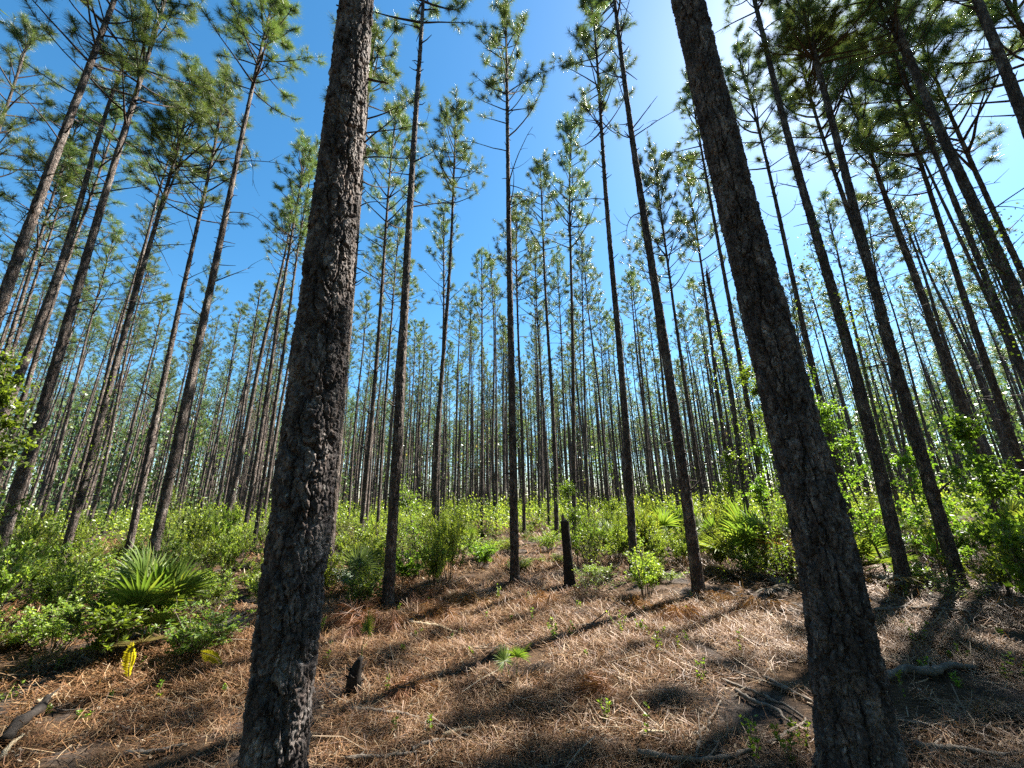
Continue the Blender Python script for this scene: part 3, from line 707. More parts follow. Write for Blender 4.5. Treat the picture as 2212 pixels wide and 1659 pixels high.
for (x, y, D, a) in shr:
    lab = [z for z in SZ if a >= z[0]][-1][1]
    h = [rs.uniform(.35, .7), rs.uniform(.6, 1.1), rs.uniform(1.1, 1.7)][rs.choice(3, p=[.25, .47, .28])]
    if vnoise(np.array(x * .5), np.array(y * .5), 61) < .3 and rs.rand() < .6: h *= .45
    if abs(a) < 8: h *= 0.6
    if D < 7: h *= 0.7
    place_shrub(x, y, h, rs.uniform(0.7, 1.15), lab, 'shrubs under the pines', rs)
# a few tall ones that stand out
for (px, py, h, ws, lab) in [
    (1270, 1235, 1.5, 0.85, 'tallest pale green shrub just right of the broken stump'),
    (930, 1225, 1.35, 0.9, 'tall bright green shrub right of the reddish-based pine'),
    (770, 1210, 1.15, 0.9, 'leafy shrub between the thick sun-edged trunk and the reddish-based pine'),
    (1340, 1220, 1.2, 0.9, 'pale shrub beside the tall straight pine'),
    (1420, 1225, 1.05, 0.9, 'rounded pale green shrub left of the flared-foot pine'),
    (1570, 1235, 0.85, 0.7, 'small airy shrub between the flared-foot pine and the thick shaded trunk'),
    (455, 1330, 0.5, 0.6, 'low green shrub between the fan palmetto and the thick sun-edged trunk'),
    (60, 1400, 0.3, 0.6, 'low sunlit shrub at the left edge nearest the camera'),
    (130, 1290, 0.85, 0.9, 'sunlit yellow-green shrub left of the fan palmetto')]:
    p = ground_pt(px, py); place_shrub(p.x, p.y, h, ws, lab, None, rs)
# low undergrowth farther off
G = Geo(); n = 0
for q in range(1500):
    D = 19 + 75 * rs.rand() ** 1.1; a = R(rs.uniform(-58, 58)); x = D * math.sin(a); y = D * math.cos(a); z = float(gh(x, y))
    h = rs.uniform(0.5, 1.7); wv = rs.uniform(0.5, 1.1); m_ = int(150 * 30 / (D + 10)); Ls = 0.05 + 0.0035 * D
    pp = rs.normal(size=(m_, 3)) * [wv * .5, wv * .5, h * .28] + [x, y, z + h * 0.5]; pp[:, 2] = np.maximum(pp[:, 2], z + .02)
    leaves(G, pp, rs.normal(size=(m_, 3)) + [0, 0, 0.5], Ls, Ls * 0.5, rs, 0)
u = ob('undergrowth', G.mesh('undergrowth', [M_SHRUB])); tag(u, 'green undergrowth spread between the distant trunks', 'undergrowth', kind='stuff')

# ------------------------------------------------------------------ saw palmettos
def fan_mesh(seed, size, mat, nseg=22, spread=230, droop=0.25, pet=0.5, thick=0.015):
    """one fan leaf: petiole along +x from the origin, blade of folded segments at its end"""
    rs = np.random.RandomState(seed); G = Geo()
    P = np.array([[0, 0, 0], [pet * .35, 0, pet * .10], [pet * .7, 0, pet * .12], [pet, 0, pet * .08]])
    G.tube(P, [0.010, 0.008, 0.007, 0.006], 4, 0, cap=False); hub = P[-1]
    for s in range(nseg):
        a = R((s / (nseg - 1) - 0.5) * spread + rs.uniform(-2, 2)); L = size * (0.78 + 0.22 * math.cos(a * 0.7)) * rs.uniform(0.9, 1.07)
        d = np.array([math.cos(a), math.sin(a), 0.22 * math.cos(a * 0.5)]); sd_ = np.array([-math.sin(a), math.cos(a), 0.]); up = np.array([0, 0, 1.])
        fr = [0, 0.18, 0.45, 0.75, 1.0]; wds = [0.12, 0.75, 1.0, 0.6, 0.03]; ps = []
        kink = rs.uniform(0.3, 1.0) * droop
        for f, wf in zip(fr, wds):
            c = hub + d * L * f - up * kink * L * f ** 2.4; hw = thick * wf; ps += [c - sd_ * hw + up * hw * 0.55, c, c + sd_ * hw + up * hw * 0.55]
        Q = []
        for q in range(4): Q += [[q * 3, q * 3 + 1, q * 3 + 4, q * 3 + 3], [q * 3 + 1, q * 3 + 2, q * 3 + 5, q * 3 + 4]]
        G.add(ps, Q, None, 1)
    return G.mesh('fan_leaf', [M_TWIG if mat in (M_PALMDEAD,) else mat, mat])
FAN = {k: [fan_mesh(700 + s + i * 11, 0.42, m, nseg=[27, 31, 24][s], spread=[230, 260, 200][s], droop=[.15, .3, .45][s], pet=[.5, .42, .6][s]) for s in range(3)]
       for i, (k, m) in enumerate((('green', M_PALM), ('pale', M_PALMPALE), ('orange', M_PALMORANGE), ('dead', M_PALMDEAD)))}
def palmetto(p, size, nleaf, label, seed, kinds=('green',), group=None, spread=1.0, el=(15, 80), face=None):
    rs = np.random.RandomState(seed); rt = root('saw_palmetto', tuple(p), label, 'palmetto', group)
    for q in range(nleaf):
        kd = kinds[rs.randint(len(kinds))]; f = ob('fan_leaf', FAN[kd][rs.randint(3)], rt, (rs.normal() * 0.04, rs.normal() * 0.04, 0.02))
        a = q * 2.4 + rs.uniform(-.4, .4) if face is None else face + rs.uniform(-.7, .7)
        e = rs.uniform(*el); s = size * rs.uniform(.75, 1.15)
        if kd == 'dead' and nleaf > 3: e = rs.uniform(-2, 14)
        f.rotation_euler = (rs.uniform(-.5, .5), -R(e), a); f.scale = (s, s, s)
    return rt
PAL = [
 (325, 1385, 1.05, 20, 'large fan palmetto in the left foreground, its blades lit yellow-green', ('green',), (30, 82)),
 (345, 1400, 1.0, 4, 'withered pale palmetto fan hanging below the large green palmetto', ('dead',), (-2, 20)),
 (170, 1300, 0.8, 4, 'small bleached palmetto among the shrubs left of the large fan palmetto', ('dead', 'green'), (10, 60)),
 (395, 1215, 0.9, 9, 'dark palmetto behind and right of the large fan palmetto', ('green',), (20, 75)),
 (460, 1210, 0.9, 8, 'palmetto with upright blades left of the thick sun-edged trunk', ('green',), (40, 85)),
 (775, 1290, 0.85, 7, 'small pale palmetto with stiff fans left of the reddish-based pine', ('pale',), (35, 85)),
 (1108, 1470, 0.34, 3, 'tiny green palmetto alone on the straw in the middle foreground', ('green',), (30, 75)),
 (1385, 1215, 1.25, 8, 'palmetto with a bright upright fan left of the flared-foot pine', ('green',), (40, 80)),
 (1335, 1195, 1.0, 7, 'palmetto half hidden in shrubs right of the broken stump', ('green',), (30, 80)),
 (1540, 1190, 1.2, 9, 'upright palmetto between the flared-foot pine and the dark palmetto clump', ('green',), (30, 80)),
 (1010, 1190, .9, 7, 'small palmetto in the thin strip left of the central tall pine', ('green',), (30, 80)),
 (1460, 1200, 1.25, 11, 'dark broad palmetto right behind the flared-foot pine', ('green',), (10, 70)),
 (1625, 1235, 1.3, 14, 'dark palmetto clump left of the thick shaded trunk', ('green',), (15, 80)),
 (1690, 1240, 1.15, 8, 'palmetto with orange-yellow blades touching the thick shaded trunk', ('orange', 'green'), (40, 85)),
 (1640, 1262, 0.9, 4, 'grey dead palmetto fans drooping to the ground left of the thick shaded trunk', ('dead',), (0, 25)),
 (1850, 1240, 1.35, 16, 'large spiky palmetto clump right of the thick shaded trunk', ('green',), (15, 80)),
 (1868, 1272, 0.8, 3, 'withered palmetto fan at the foot of the large spiky clump', ('dead',), (0, 20)),
 (1930, 1195, 1.2, 9, 'palmetto catching white glints between the two dark pines', ('green', 'pale'), (10, 60)),
 (2200, 1180, 1.35, 9, 'bright palmetto fan rising at the right edge', ('green',), (35, 80)),
 (20, 1290, 1.1, 7, 'dark palmetto at the left edge below the sunlit pine', ('green',), (10, 60)),
 (660, 1200, 1.0, 6, 'palmetto hidden just behind the thick sun-edged trunk', ('green',), (20, 70)),
 (870, 1250, 0.7, 5, 'low palmetto behind the heap of brown dead fronds', ('green', 'pale'), (20, 70)),
]
for q, (px, py, s, n, lab, kd, el) in enumerate(PAL): palmetto(ground_pt(px, py), s, n, lab, 800 + q, kd, None, 1.0, el)
# cut palmetto stump and spiky sprout
def spiky_sprout(px, py, label, seed, h=0.35):
    p = ground_pt(px, py); rs = np.random.RandomState(seed); rt = root('palmetto_stump', tuple(p), label, 'stump')
    G = Geo(); P = curve_pts((0, 0, -.03), (-.2, -.2, 1), h, 6, rs, .4); G.tube(P, [.07, .075, .07, .06, .05, .035, .02], 9, 0)
    for q in range(60):
        a = rs.uniform(0, 6.28); z = rs.uniform(0, 1); c = P[int(z * 5)]; d = [math.cos(a), math.sin(a), rs.uniform(.4, 1.4)]
        G.tube(curve_pts(c + np.array([math.cos(a), math.sin(a), 0]) * .03, d, rs.uniform(.04, .12), 2, rs, .3), [.008, .006, .002], 3, 0)
    ob('stem', G.mesh('stem', [M_DARKWOOD]), rt)
    f = ob('fan_leaf', FAN['green'][0], rt, tuple(P[-1])); f.rotation_euler = (0.3, -R(75), 0.6); f.scale = (.42, .3, .5)
spiky_sprout(768, 1500, 'charred palmetto stump with a small upright green tuft right of the thick sun-edged trunk', 3)

# ------------------------------------------------------------------ saplings and vines
def sapling(px, py, H, seed, label, nb=16, nl=1500, L=0.06, cr=0.8, low=0.35, D=None):
    p = ground_pt(px, py)
    if D: v = ray(px, 1100); k = D / math.hypot(v.x, v.y); p = Vector((v.x * k, v.y * k, 0)); p.z = float(gh(p.x, p.y))
    rs = np.random.RandomState(seed); rt = root('sapling', tuple(p), label, 'sapling')
    G = Geo(); P = curve_pts((0, 0, -.03), (rs.normal() * .08, rs.normal() * .08, 1), H, 12, rs, .12, .1); G.tube(P, np.linspace(.008 + .004 * H, .004, 13), 6, 0, cap=False)
    G2 = Geo(); pos = []; dr = []
    for b in range(nb):
        s = rs.uniform(low, 1) * 12; i0 = min(int(s), 11); a = rs.uniform(0, 6.28); lb = cr * rs.uniform(.35, 1) * (1.2 - s / 13)
        Q = curve_pts(P[i0], (math.cos(a), math.sin(a), rs.uniform(.2, .9)), lb, 5, rs, .5, .3); G.tube(Q, np.linspace(.008, .003, 6), 3, 0, cap=False)
        for c in range(5):
            q0 = Q[rs.randint(1, 6)]; T = curve_pts(q0, unit(rs.normal(size=3) + [0, 0, .3]), rs.uniform(.1, .35), 3, rs, .4); G.tube(T, [.004, .003, .002, .002], 3, 0, cap=False)
            m_ = nl // (nb * 5); u = rs.rand(m_, 1); pos.append(T[0] + (T[-1] - T[0]) * u + rs.normal(size=(m_, 3)) * .03); dr.append(rs.normal(size=(m_, 3)) + [0, 0, -.1])
    leaves(G2, np.vstack(pos), np.vstack(dr), L, L * .55, rs, 0)
    ob('trunk', G.mesh('trunk', [M_TWIG]), rt); ob('foliage', G2.mesh('foliage', [M_SAPL]), rt)
sapling(905, 1255, 2.35, 41, 'tall thin broadleaf sapling with bright leaves right of the reddish-based pine', 18, 1700, .045, .45, .25)
sapling(1250, 1240, 1.9, 42, 'bushy broadleaf sapling rising over the broken stump', 18, 2000, .045, .5, .25)
sapling(355, 1210, 2.2, 43, 'pale twiggy sapling right behind the large fan palmetto', 10, 500, .045, .5, .5)
sapling(1790, 0, 4.7, 44, 'leafy young oak glowing green right of the thick shaded trunk', 34, 4200, .065, 1.25, .2, D=10.8)
sapling(1880, 0, 3.9, 45, 'bright leafy sapling between the two dark pines at the right', 26, 2600, .06, 1.0, .2, D=10.0)
sapling(1745, 0, 3.9, 46, 'sapling whose leaves spread close beside the thick shaded trunk', 24, 2400, .06, .95, .3, D=12.5)
sapling(1640, 0, 2.6, 47, 'small sapling with a ball of leaves left of the thick shaded trunk', 12, 900, .07, .5, .55, D=10.5)
sapling(1990, 0, 2.5, 48, 'yellow-green sapling left of the long slanting pine', 22, 2200, .075, .9, .2, D=11.5)
sapling(2170, 0, 3.0, 49, 'leafy sapling behind the thicket at the right edge', 26, 2600, .08, 1.0, .3, D=11.0)
sapling(20, 0, 4.3, 50, 'leafy sapling with yellow-green foliage at the far left edge', 24, 2400, .08, .9, .4, D=9.5)
sapling(690, 0, 2.4, 51, 'small sapling behind the thick sun-edged trunk', 14, 900, .05, .5, .3, D=10.5)
sapling(1560, 0, 2.6, 52, 'sapling with light green leaves behind the flared-foot pine', 16, 1300, .06, .6, .3, D=11.5)
sapling(1705, 1290, 1.4, 53, 'short shaded sapling touching the thick shaded trunk', 10, 500, .045, .35, .3)

def vine(B, T, z0, z1, n, seed, label, spread=.22, L=.06):
    rs = np.random.RandomState(seed); B = np.array(B); T = np.array(T); rt = root('climbing_vine', tuple(B), label, 'vine')
    G = Geo(); pts = []; H = T[2] - B[2]
    for q in range(60):
        z = z0 + (z1 - z0) * q / 59; c = (T - B) * z / H; a = z * 1.7 + seed; pts.append(c + np.array([math.cos(a), math.sin(a), 0]) * .10)
    pts = np.array(pts); G.tube(pts, .006, 4, 0)
    u = rs.rand(n) ** 1.3; cl = (np.sin(u * 40 + seed) > -0.3); i0 = (u * 59).astype(int)
    pos = pts[i0] + rs.normal(size=(n, 3)) * spread * (0.35 + cl * .5)[:, None]; dr = rs.normal(size=(n, 3)) + [0, 0, -.3]
    G2 = Geo(); leaves(G2, pos, dr, L, L * .6, rs, 0); ob('stem', G.mesh('stem', [M_TWIG]), rt); ob('foliage', G2.mesh('foliage', [M_SAPL]), rt)
def vine_on(i, z0, z1, n, seed, label, **k):
    lx, ly, hx, hy, mode, dbh, H, cf, lab = TR[i]; B, T, D = px_tree(lx, ly, hx, hy, mode, H); vine(B, T, z0, z1, n, seed, label, **k)
vine_on(6, .6, 5.2, 500, 1, 'sparse leafy vine climbing the forked pine at the left')
vine_on(1, 1.5, 6.5, 900, 2, 'bright vine on the thin pine at the far left edge')
vine_on(31, 1.5, 6, 300, 3, 'leafy vine on the pine hugging the thick shaded trunk')
vine_on(33, 4.5, 6.6, 380, 4, 'dark vine leaves on the slim pine right of the thick shaded trunk', spread=.3)
vine_on(34, 1.5, 8.5, 900, 5, 'vine wrapping the round-crowned pine at the right', spread=.25)
vine_on(39, 4.0, 6.5, 500, 6, 'sunlit vine on the dark forked pine at the right edge', spread=.3)
vine(SNAG[0], SNAG[1], 1.0, 7.0, 700, 7, 'vine covering the snapped-off dead pine')

# ------------------------------------------------------------------ broken stump
p = ground_pt(1232, 1272); q = px_tree(1232, 1272, 1220, 1128, 'g', None)
rt = root('tree_stump', tuple(p), 'short dark broken stump standing upright in the middle of the shrubs', 'stump')
n = 60; t = np.linspace(0, 1, n); Hs = 1.16; P = np.outer(t, [q[1].x - q[0].x, q[1].y - q[0].y, 0]) * 1.0; P[:, 2] = t * Hs
G = Geo(); trunk_geo(G, P, .085 * (1 - .12 * t), 36, 55, .014, .05, .12)
rs = np.random.RandomState(9); tp = P[-1]
for k in range(14):
    a = k * .45; c = tp + np.array([math.cos(a), math.sin(a), 0]) * rs.uniform(.01, .055); hh = rs.uniform(.02, .13) * (1.3 if math.cos(a) < 0 else .5)
    G.tube([c - [0, 0, .05], c + [0, 0, hh * .6], c + [rs.normal() * .01, 0, hh]], [.024, .016, .003], 5, 1)
ob('trunk', G.mesh('trunk', [M_DARKWOOD, M_GREYWOOD], smooth_slots=(0,)), rt)

# ------------------------------------------------------------------ fallen wood
def stick(px0, py0, px1, py1, r, label, seed, mat=M_GREYWOOD, name='fallen_branch', cat='fallen branch', lift=0.4, twigs=2, bend=.12, side=None):
    a = ground_pt(px0, py0); b = ground_pt(px1, py1); rs = np.random.RandomState(seed); n = 24; r *= 0.78
    A = np.array(a); Bv = np.array(b); L = np.linalg.norm(Bv - A); t = np.linspace(0, 1, n); P = A + np.outer(t, Bv - A)
    sd_ = unit(np.cross(Bv - A, [0, 0, 1.])); P += np.outer(np.sin(t * np.pi) * rs.uniform(-1, 1) * bend * L * .5 + np.sin(t * 7 + seed) * .012 * L, sd_)
    kk = np.cumsum(rs.normal(size=n) * (rs.rand(n) < .3)) * .018 * L; kk -= np.linspace(0, kk[-1], n); P += np.outer(kk, sd_)
    for i in range(n): P[i, 2] = float(gh(P[i, 0], P[i, 1])) + r * (0.9 + lift * math.sin(t[i] * 3) ** 2) + 0.012
    rad = r * (1 - .45 * t) * (1 + rs.normal(size=n) * .13); rad[rs.randint(0, n, 3)] *= 1.35; loc = P[0].copy(); P -= loc; G = Geo(); G.tube(P, rad, 8 if r > .012 else 5, 0)
    for k in range(twigs):
        i = rs.randint(3, n - 1); d = unit((P[min(i + 1, n - 1)] - P[i - 1])) + rs.normal(size=3) * .6; d[2] = abs(d[2]) * .6
        Q = curve_pts(P[i], d, L * rs.uniform(.08, .3), 4, rs, .4); G.tube(Q, np.linspace(rad[i] * .6, rad[i] * .15, 5), 5, 0)
    if side:
        sp = ground_pt(*side); i = n // 2; Q = np.array([P[i], (P[i] + np.array(sp) - loc) / 2 + [0, 0, .02], np.array(sp) - loc + [0, 0, r]]); G.tube(Q, [r * .7, r * .6, r * .5], 7, 0)
    o = ob(name, G.mesh(name, [mat]), None, tuple(loc)); for_s = [p_ for p_ in o.data.polygons]; o.data.polygons.foreach_set('use_smooth', [True] * len(for_s)); tag(o, label, cat)
S = [
 (888, 1352, 1000, 1376, .034, 'short barkless pale log below the heap of brown fronds', M_PALEWOOD, 'log', 0),
 (915, 1372, 998, 1388, .014, 'thin stick lying just under the short pale log', M_GREYWOOD, '', 0),
 (820, 1240, 915, 1335, .012, 'bare stick leaning across the heap of brown fronds', M_GREYWOOD, '', 1),
 (1240, 1358, 1500, 1350, .024, 'long grey branch on the straw below the broken stump', M_GREYWOOD, '', 3),
 (1195, 1315, 1275, 1365, .011, 'short stick crossing the long grey branch', M_GREYWOOD, '', 1),
 (1860, 1322, 2100, 1328, .034, 'long straight grey log on the straw at the right', M_GREYWOOD, 'log', 0),
 (1685, 1324, 1725, 1328, .022, 'end of a grey log showing left of the thick shaded trunk', M_GREYWOOD, 'log', 0),
 (2085, 1305, 2330, 1345, .022, 'grey branch running off the right edge behind the long log', M_GREYWOOD, '', 1),
 (1915, 1475, 2115, 1455, .045, 'knobbly forked log in the lower right shade', M_GREYWOOD, 'log', 0),
 (1530, 1432, 1705, 1500, .016, 'straight dark branch slanting through the shade left of the thick shaded trunk', M_GREYWOOD, '', 1),
 (1650, 1470, 1760, 1530, .02, 'grey stick ending at the side of the thick shaded trunk', M_GREYWOOD, '', 1),
 (1560, 1475, 1740, 1560, .018, 'lower slanting stick in the shade by the thick shaded trunk', M_GREYWOOD, '', 2),
 (1600, 1500, 1745, 1590, .02, 'curved grey branch close to the thick shaded trunk', M_GREYWOOD, '', 1),
 (1655, 1615, 1740, 1560, .015, 'small curved pale branch with a forked end at the foot of the thick shaded trunk', M_GREYWOOD, '', 2),
 (1500, 1659, 1560, 1520, .012, 'thin arching stick in the bottom shade right of centre', M_GREYWOOD, '', 1),
 (1380, 1640, 1640, 1628, .022, 'long dark branch along the bottom edge right of centre', M_GREYWOOD, '', 1),
 (1365, 1500, 1400, 1497, .008, 'pale splinter of wood on the shaded soil', M_PALEWOOD, '', 0),
 (1335, 1543, 1410, 1545, .012, 'short pale stick under the small seedling right of centre', M_GREYWOOD, '', 0),
 (1400, 1590, 1445, 1592, .016, 'stubby pale stick in the bottom right of centre', M_PALEWOOD, '', 0),
 (1225, 1590, 1300, 1585, .012, 'short brown stick in the bottom middle', M_GREYWOOD, '', 0),
 (900, 1572, 1010, 1600, .018, 'grey stick in a small cluster in the lower middle', M_GREYWOOD, '', 2),
 (955, 1598, 1025, 1582, .020, 'broken stick with a pale cut end in the lower middle', M_PALEWOOD, '', 0),
 (890, 1632, 960, 1610, .024, 'thick grey stick lowest of the lower middle cluster', M_GREYWOOD, '', 0),
 (745, 1650, 900, 1635, .02, 'brown branch along the bottom edge right of the thick sun-edged trunk', M_GREYWOOD, '', 1),
 (760, 1541, 905, 1560, .026, 'curved half-buried branch right of the foot of the thick sun-edged trunk', M_GREYWOOD, '', 1),
 (1030, 1490, 1190, 1470, .012, 'dark thin stick pointing right across the middle foreground', M_DARKWOOD, '', 1),
 (1040, 1440, 1140, 1360, .010, 'dead frond stalk leaning over the tiny palmetto', M_DARKWOOD, '', 0),
 (930, 1400, 1100, 1412, .010, 'thin twig below the short pale log', M_GREYWOOD, '', 2),
 (700, 1400, 760, 1428, .011, 'short twig right of the thick sun-edged trunk', M_GREYWOOD, '', 0),
 (300, 1420, 395, 1440, .014, 'pale broken stick beside the yellow fern', M_PALEWOOD, '', 0),
 (175, 1425, 260, 1443, .013, 'short grey stick left of the yellow fern', M_GREYWOOD, '', 1),
 (245, 1500, 340, 1470, .016, 'dark bark strip on the straw at the left', M_DARKWOOD, '', 0),
 (470, 1466, 330, 1462, .008, 'thin pale twig right of the yellow fern', M_GREYWOOD, '', 1),
 (380, 1500, 455, 1497, .012, 'short curved twig left of the thick sun-edged trunk', M_GREYWOOD, '', 0),
 (60, 1535, 480, 1555, .008, 'long thin twig across the left foreground', M_GREYWOOD, '', 2),
 (250, 1575, 500, 1560, .012, 'thin branch across the lower left', M_GREYWOOD, '', 2),
 (270, 1635, 400, 1620, .022, 'weathered branch in the bottom left', M_GREYWOOD, '', 1),
 (0, 1650, 45, 1600, .022, 'pale bare stick rising from the bottom left corner', M_PALEWOOD, '', 0),
 (0, 1620, 95, 1520, .05, 'charred log in the bottom left corner', M_DARKWOOD, 'log', 1),
 (75, 1530, 115, 1510, .03, 'pale broken end of wood on the charred log', M_PALEWOOD, '', 0),
 (50, 1290, 160, 1240, .009, 'bare pale twig in the shrubs at the left', M_GREYWOOD, '', 1),
 (1905, 1385, 2010, 1365, .014, 'pale stick on the straw right of the thick shaded trunk', M_GREYWOOD, '', 1),
 (1920, 1425, 1960, 1425, .014, 'yellowish flat piece of wood in the shade at the right', M_PALEWOOD, '', 0),
 (2000, 1360, 2170, 1375, .012, 'thin branch below the long straight log', M_GREYWOOD, '', 1),
 (1980, 1620, 2200, 1640, .022, 'pale branch along the bottom right edge', M_GREYWOOD, '', 2),
 (2010, 1655, 2040, 1590, .012, 'upright forked twig in the bottom right', M_GREYWOOD, '', 1),
 (1930, 1560, 2100, 1590, .014, 'grey stick half in shade in the lower right', M_GREYWOOD, '', 2),
 (1630, 1345, 1700, 1352, .012, 'small twig on the sunlit straw left of the thick shaded trunk', M_GREYWOOD, '', 0),
 (1430, 1340, 1530, 1360, .010, 'thin stick beside the brown clump near the flared-foot pine', M_GREYWOOD, '', 0),
 (1100, 1225, 1150, 1290, .009, 'bare arched twig by the base of the central tall pine', M_GREYWOOD, '', 1),
]
for q, (a, b, c, d, r, lab, mt, kind, tw) in enumerate(S):
    nm, ct = ('fallen_log', 'log') if kind == 'log' else ('fallen_branch', 'fallen branch')
    stick(a, b, c, d, r, lab, 900 + q, mt, nm, ct, twigs=tw, side=(2060, 1440) if lab.startswith('knobbly') else None)

# ------------------------------------------------------------------ heaps of dead needles / fronds
def dead_clump(px, py, n, sz, label, seed, K=75, L=.26):
    p = ground_pt(px, py); rs = np.random.RandomState(seed); rt = root('dead_pine_bough', tuple(p), label, 'dead bough'); G = Geo(); pos = []; dr = []
    for q in range(n):
        a = rs.uniform(0, 6.28); Q = curve_pts((rs.normal() * sz * .3, rs.normal() * sz * .3, .02), (math.cos(a), math.sin(a), rs.uniform(.05, .75)), sz * rs.uniform(.5, 1), 4, rs, .5, -.5)
        G.tube(Q, np.linspace(.01, .004, 5), 4, 0, cap=False)
        for c in range(2, 5): pos.append(np.maximum(Q[c], [-9, -9, .09])); dr.append(Q[c] - Q[c - 1])
    pos = np.array(pos); dr = np.array(dr); G2 = Geo(); tufts(G2, pos, dr, K, L, .007, rs, 0, .2, droop=.75)
    V = G2.V[0]; V[:, 2] = np.maximum(V[:, 2], .02)
    ob('limb', G.mesh('limb', [M_LIMB]), rt); ob('needles', G2.mesh('needles', [M_DEADN]), rt)
dead_clump(880, 1300, 13, .55, 'reddish-brown heap of dead needles right of the reddish-based pine', 1)
dead_clump(935, 1338, 9, .36, 'rusty drooping dead bough above the short pale log', 2)
dead_clump(830, 1345, 8, .55, 'tan dead bough fanned on the straw left of the short pale log', 3)
dead_clump(1010, 1305, 8, .45, 'brown dead bough tangled behind the short pale log', 4)
dead_clump(1385, 1320, 5, .35, 'orange-brown needle tuft left of the flared-foot pine', 5)
dead_clump(1460, 1335, 6, .4, 'flat rusty bough at the foot of the flared-foot pine', 6)
dead_clump(1275, 1505, 3, .18, 'brown dead needle tuft upright in the middle shade', 7)
dead_clump(875, 1500, 3, .2, 'dry needle tuft fanned on the straw right of the charred stump', 8)
dead_clump(1640, 1310, 9, .5, 'tangle of fine dry stems left of the thick shaded trunk', 9, 40, .22)
dead_clump(640, 1330, 5, .35, 'dry brown bough beside the thick sun-edged trunk', 10)
dead_clump(430, 1345, 7, .4, 'brown bough in the shade right of the large fan palmetto', 12)
dead_clump(1160, 1310, 6, .4, 'brown bough below the base of the central tall pine', 11)

# ------------------------------------------------------------------ ferns and seedlings
def fern(px, py, L, label, seed, lean):
    p = ground_pt(px, py); rs = np.random.RandomState(seed); rt = root('fern', tuple(p), label, 'fern'); G = Geo()
    P = curve_pts((0, 0, -.01), (lean, .1, 1.0), L, 14, rs, .3, -.4); G.tube(P, np.linspace(.004, .0015, 15), 4, 0, cap=False)
    for i in range(4, 15):
        d = unit(P[i] - P[i - 1]); sd_ = unit(np.cross(d, [0.1, 1, .2])); s = math.sin((i - 3) / 12 * math.pi * .9 + .25)
        for sg in (-1, 1):
            for h in range(2):
                ln = .085 * s * rs.uniform(.85, 1.15) * L / .4; b = P[i] - d * (h * .012); e = b + (sd_ * sg + d * .45 + np.array([0, -.3, -.1])) * ln; m_ = (b + e) / 2; w_ = unit(np.cross(e - b, [0, 1, .1])) * ln * .17
                G.add([b, m_ + w_, e, m_ - w_], [[0, 1, 2, 3]], None, 0)
    ob('frond', G.mesh('frond', [M_FERN]), rt)
fern(278, 1484, .36, 'bright yellow fern frond on the straw, the left one of two', 1, -.35)
fern(484, 1450, .32, 'yellow fern frond close left of the thick sun-edged trunk', 2, -.5)
def seedling(px, py, h, label, seed, n=60, L=.03, mat=M_SEED, group=None):
    p = ground_pt(px, py); rs = np.random.RandomState(seed); rt = root('seedling', tuple(p), label, 'seedling', group); G = Geo(); pos = []; dr = []
    for s in range(max(1, n // 22)):
        P = curve_pts((rs.normal() * .02, rs.normal() * .02, -.01), (rs.normal() * .25, rs.normal() * .25, 1), h * rs.uniform(.7, 1.1), 6, rs, .2); G.tube(P, np.linspace(.003, .0015, 7), 3, 0, cap=False)
        for c in range(22):
            i = 1 + rs.randint(6); pos.append(P[i] + rs.normal(size=3) * .004); a = rs.uniform(0, 6.28); dr.append((math.cos(a), math.sin(a), rs.uniform(.3, 1.2)))
    leaves(G, np.array(pos), np.array(dr), L, L * .5, rs, 1); ob('foliage', G.mesh('foliage', [M_TWIG, mat]), rt)
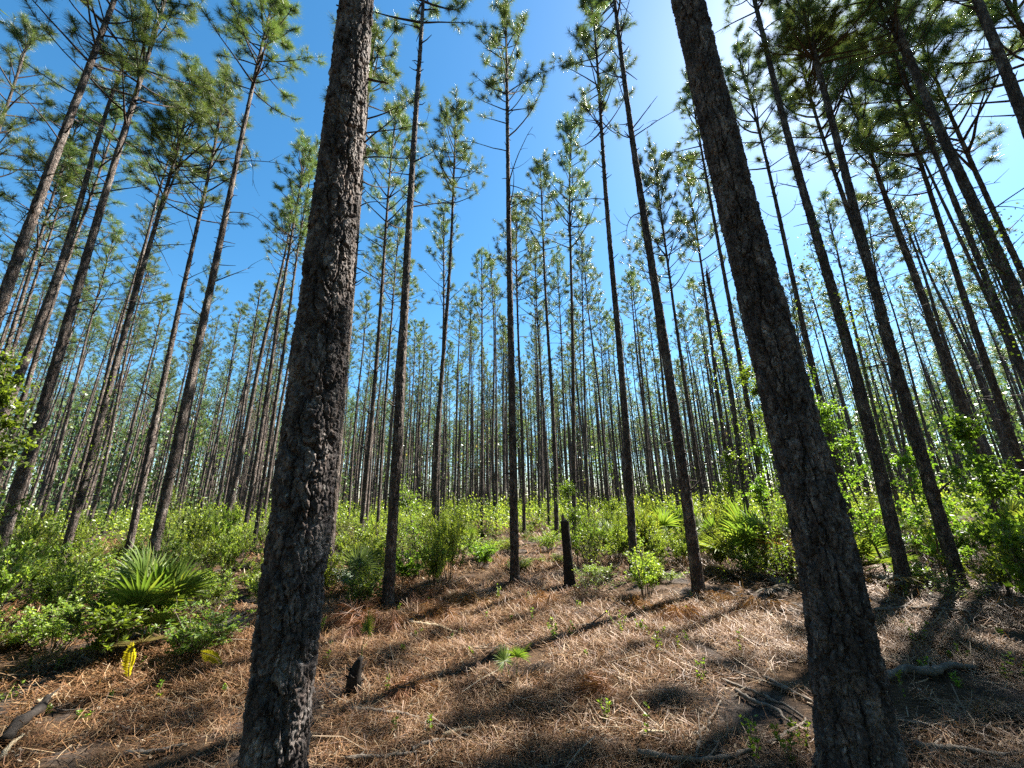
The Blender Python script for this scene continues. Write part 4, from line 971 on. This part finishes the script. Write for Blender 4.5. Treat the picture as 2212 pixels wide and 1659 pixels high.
SD = [
 (1198, 1382, .17, 'dense little green seedling in front of the long grey branch', 110), (1238, 1375, .16, 'thin seedling just right of the dense little one', 44),
 (1340, 1362, .22, 'tall upright seedling on the long grey branch', 66), (1385, 1372, .13, 'bright low seedling patch right of the upright seedling', 66),
 (1430, 1412, .17, 'yellow-green seedling alone on the sunlit straw right of centre', 66), (1310, 1560, .17, 'dark-stemmed bright seedling in the lower middle', 44),
 (1270, 1425, .07, 'tiny yellowish seedling in the sunlit straw', 22), (1150, 1345, .15, 'seedling below the central tall pine', 44), (1075, 1300, .22, 'leafy seedling left of the central tall pine', 66),
 (1985, 1395, .20, 'broad-leaved green seedling on the straw right of the thick shaded trunk', 66), (2000, 1445, .10, 'small green seedling behind the forked log', 44),
 (2090, 1430, .12, 'green seedling behind the right end of the forked log', 44), (2150, 1375, .10, 'sunlit seedling near the right edge', 44), (1510, 1470, .15, 'shaded seedling beside the straight dark branch', 44),
 (1620, 1640, .2, 'shaded seedling in the bottom right of centre', 66), (1715, 1650, .18, 'dark seedling at the foot of the thick shaded trunk', 88), (1745, 1620, .12, 'small shaded seedling touching the thick shaded trunk', 44),
 (1590, 1410, .2, 'thin dark seedling on the sunlit edge left of the thick shaded trunk', 30), (870, 1410, .09, 'pale seedling right of the short twig', 30), (905, 1378, .08, 'tiny seedling left of the short pale log', 22),
 (60, 1450, .13, 'seedling on the straw at the far left', 44), (125, 1448, .11, 'seedling left of the short grey stick', 44), (15, 1512, .12, 'yellow-green seedling at the left edge', 66),
 (95, 1545, .07, 'tiny seedling above the charred log', 22), (170, 1555, .06, 'tiny bright seedling in the lower left', 44), (335, 1515, .06, 'mossy small seedling left of the thick sun-edged trunk', 44),
 (185, 1560, .05, 'low bright sprig beside the long thin twig', 30), (690, 1365, .14, 'green seedling at the right side of the thick sun-edged trunk', 66), (705, 1430, .08, 'yellowish seedling right of the thick sun-edged trunk', 44),
 (500, 1330, .25, 'bright seedling left of the thick sun-edged trunk', 88), (1960, 1290, .16, 'sunlit seedling at the foot of the first dark pine at the right', 44), (1925, 1285, .15, 'pale green seedling left of the first dark pine at the right', 44),
 (2110, 1290, .2, 'seedling at the foot of the heavy forked pine', 66), (2190, 1475, .2, 'green seedling in shade at the right edge', 66), (1570, 1262, .3, 'leafy seedling right of the flared-foot pine', 66),
]
rs = np.random.RandomState(88)
for q in range(46):                                # small sprouts nothing tells apart
    px, py = (rs.uniform(640, 1500), rs.uniform(1285, 1420)) if q < 26 else (rs.uniform(60, 2180), rs.uniform(1330, 1600))
    seedling(px, py, rs.uniform(.07, .17), 'small green sprout poking through the brown pine straw', 2000 + q, 26, group='sprouts in the pine straw')
for q, (a, b, h, lab, n) in enumerate(SD): seedling(a, b, h * 1.15, lab, 1000 + q, n)

# ------------------------------------------------------------------ pine straw, chips and grass on the floor
def straw(n, rs, rmin, rmax, L, wd, tilt=.3, pw=.5):
    D = rmin + (rmax - rmin) * rs.rand(n) ** pw; a = np.radians(rs.uniform(-62, 62, n)); x = D * np.sin(a); y = D * np.cos(a)
    # scraps gather in patches
    keep = vnoise(x * 1.1 + 5, y * 1.1, 51) + 0.5 * vnoise(x * 5, y * 5, 52) > rs.uniform(.42, .98, n)
    x, y, D = x[keep], y[keep], D[keep]; n = len(x)
    h = rs.normal(.1, .9, n) + np.where(rs.rand(n) < .5, 0, rs.uniform(0, 6.28, n)); d = np.stack([np.cos(h), np.sin(h), rs.normal(size=n) * tilt], 1); d = unit(d)
    ln = (L * rs.uniform(.5, 1.2, n) * (.8 + D / 12))[:, None]; w_ = (wd * rs.uniform(.6, 1.4, n) * (.6 + D / 6))[:, None]
    c = np.stack([x, y, np.zeros(n)], 1); sd_ = unit(np.cross(d, [0, 0, 1.])); bend = sd_ * rs.normal(size=(n, 1)) * .12 * ln
    p0 = c - d * ln / 2; p1 = c + bend; p2 = c + d * ln / 2; out = []
    base_z = gh(c[:, 0], c[:, 1]) + rs.uniform(.002, .03, n) + np.abs(d[:, 2]) * ln[:, 0] / 2
    for p_ in (p0, p1, p2):
        p_ = p_.copy(); p_[:, 2] += base_z; out += [p_ - sd_ * w_ / 2, p_ + sd_ * w_ / 2 + np.array([0, 0, .001])]
    V = np.stack(out, 1).reshape(-1, 3); i = np.arange(n)[:, None] * 6
    return V, np.concatenate([i + [0, 1, 3, 2], i + [2, 3, 5, 4]])
rs = np.random.RandomState(5); G = Geo()
for (n, a, b, L, wd, tl, pw, m) in ((240000, 1.2, 7, .14, .0021, .28, .6, 0), (150000, 4, 11, .16, .003, .3, .7, 0), (26000, 1.3, 7, .028, .008, .4, .6, 1), (20000, 4, 12, .04, .011, .4, .7, 1), (3000, 1.3, 10, .3, .005, .15, .6, 1), (40000, 9, 26, .2, .006, .4, .8, 0)):
    V, Q = straw(n, rs, a, b, L, wd, tl, pw); G.add(V, Q, None, m)
o = ob('pine_straw', G.mesh('pine_straw', [M_STRAW, M_CHIP])); tag(o, 'brown fallen needles, chips and twigs covering the forest floor', 'pine straw', kind='stuff')
print('objects', len(bpy.data.objects))
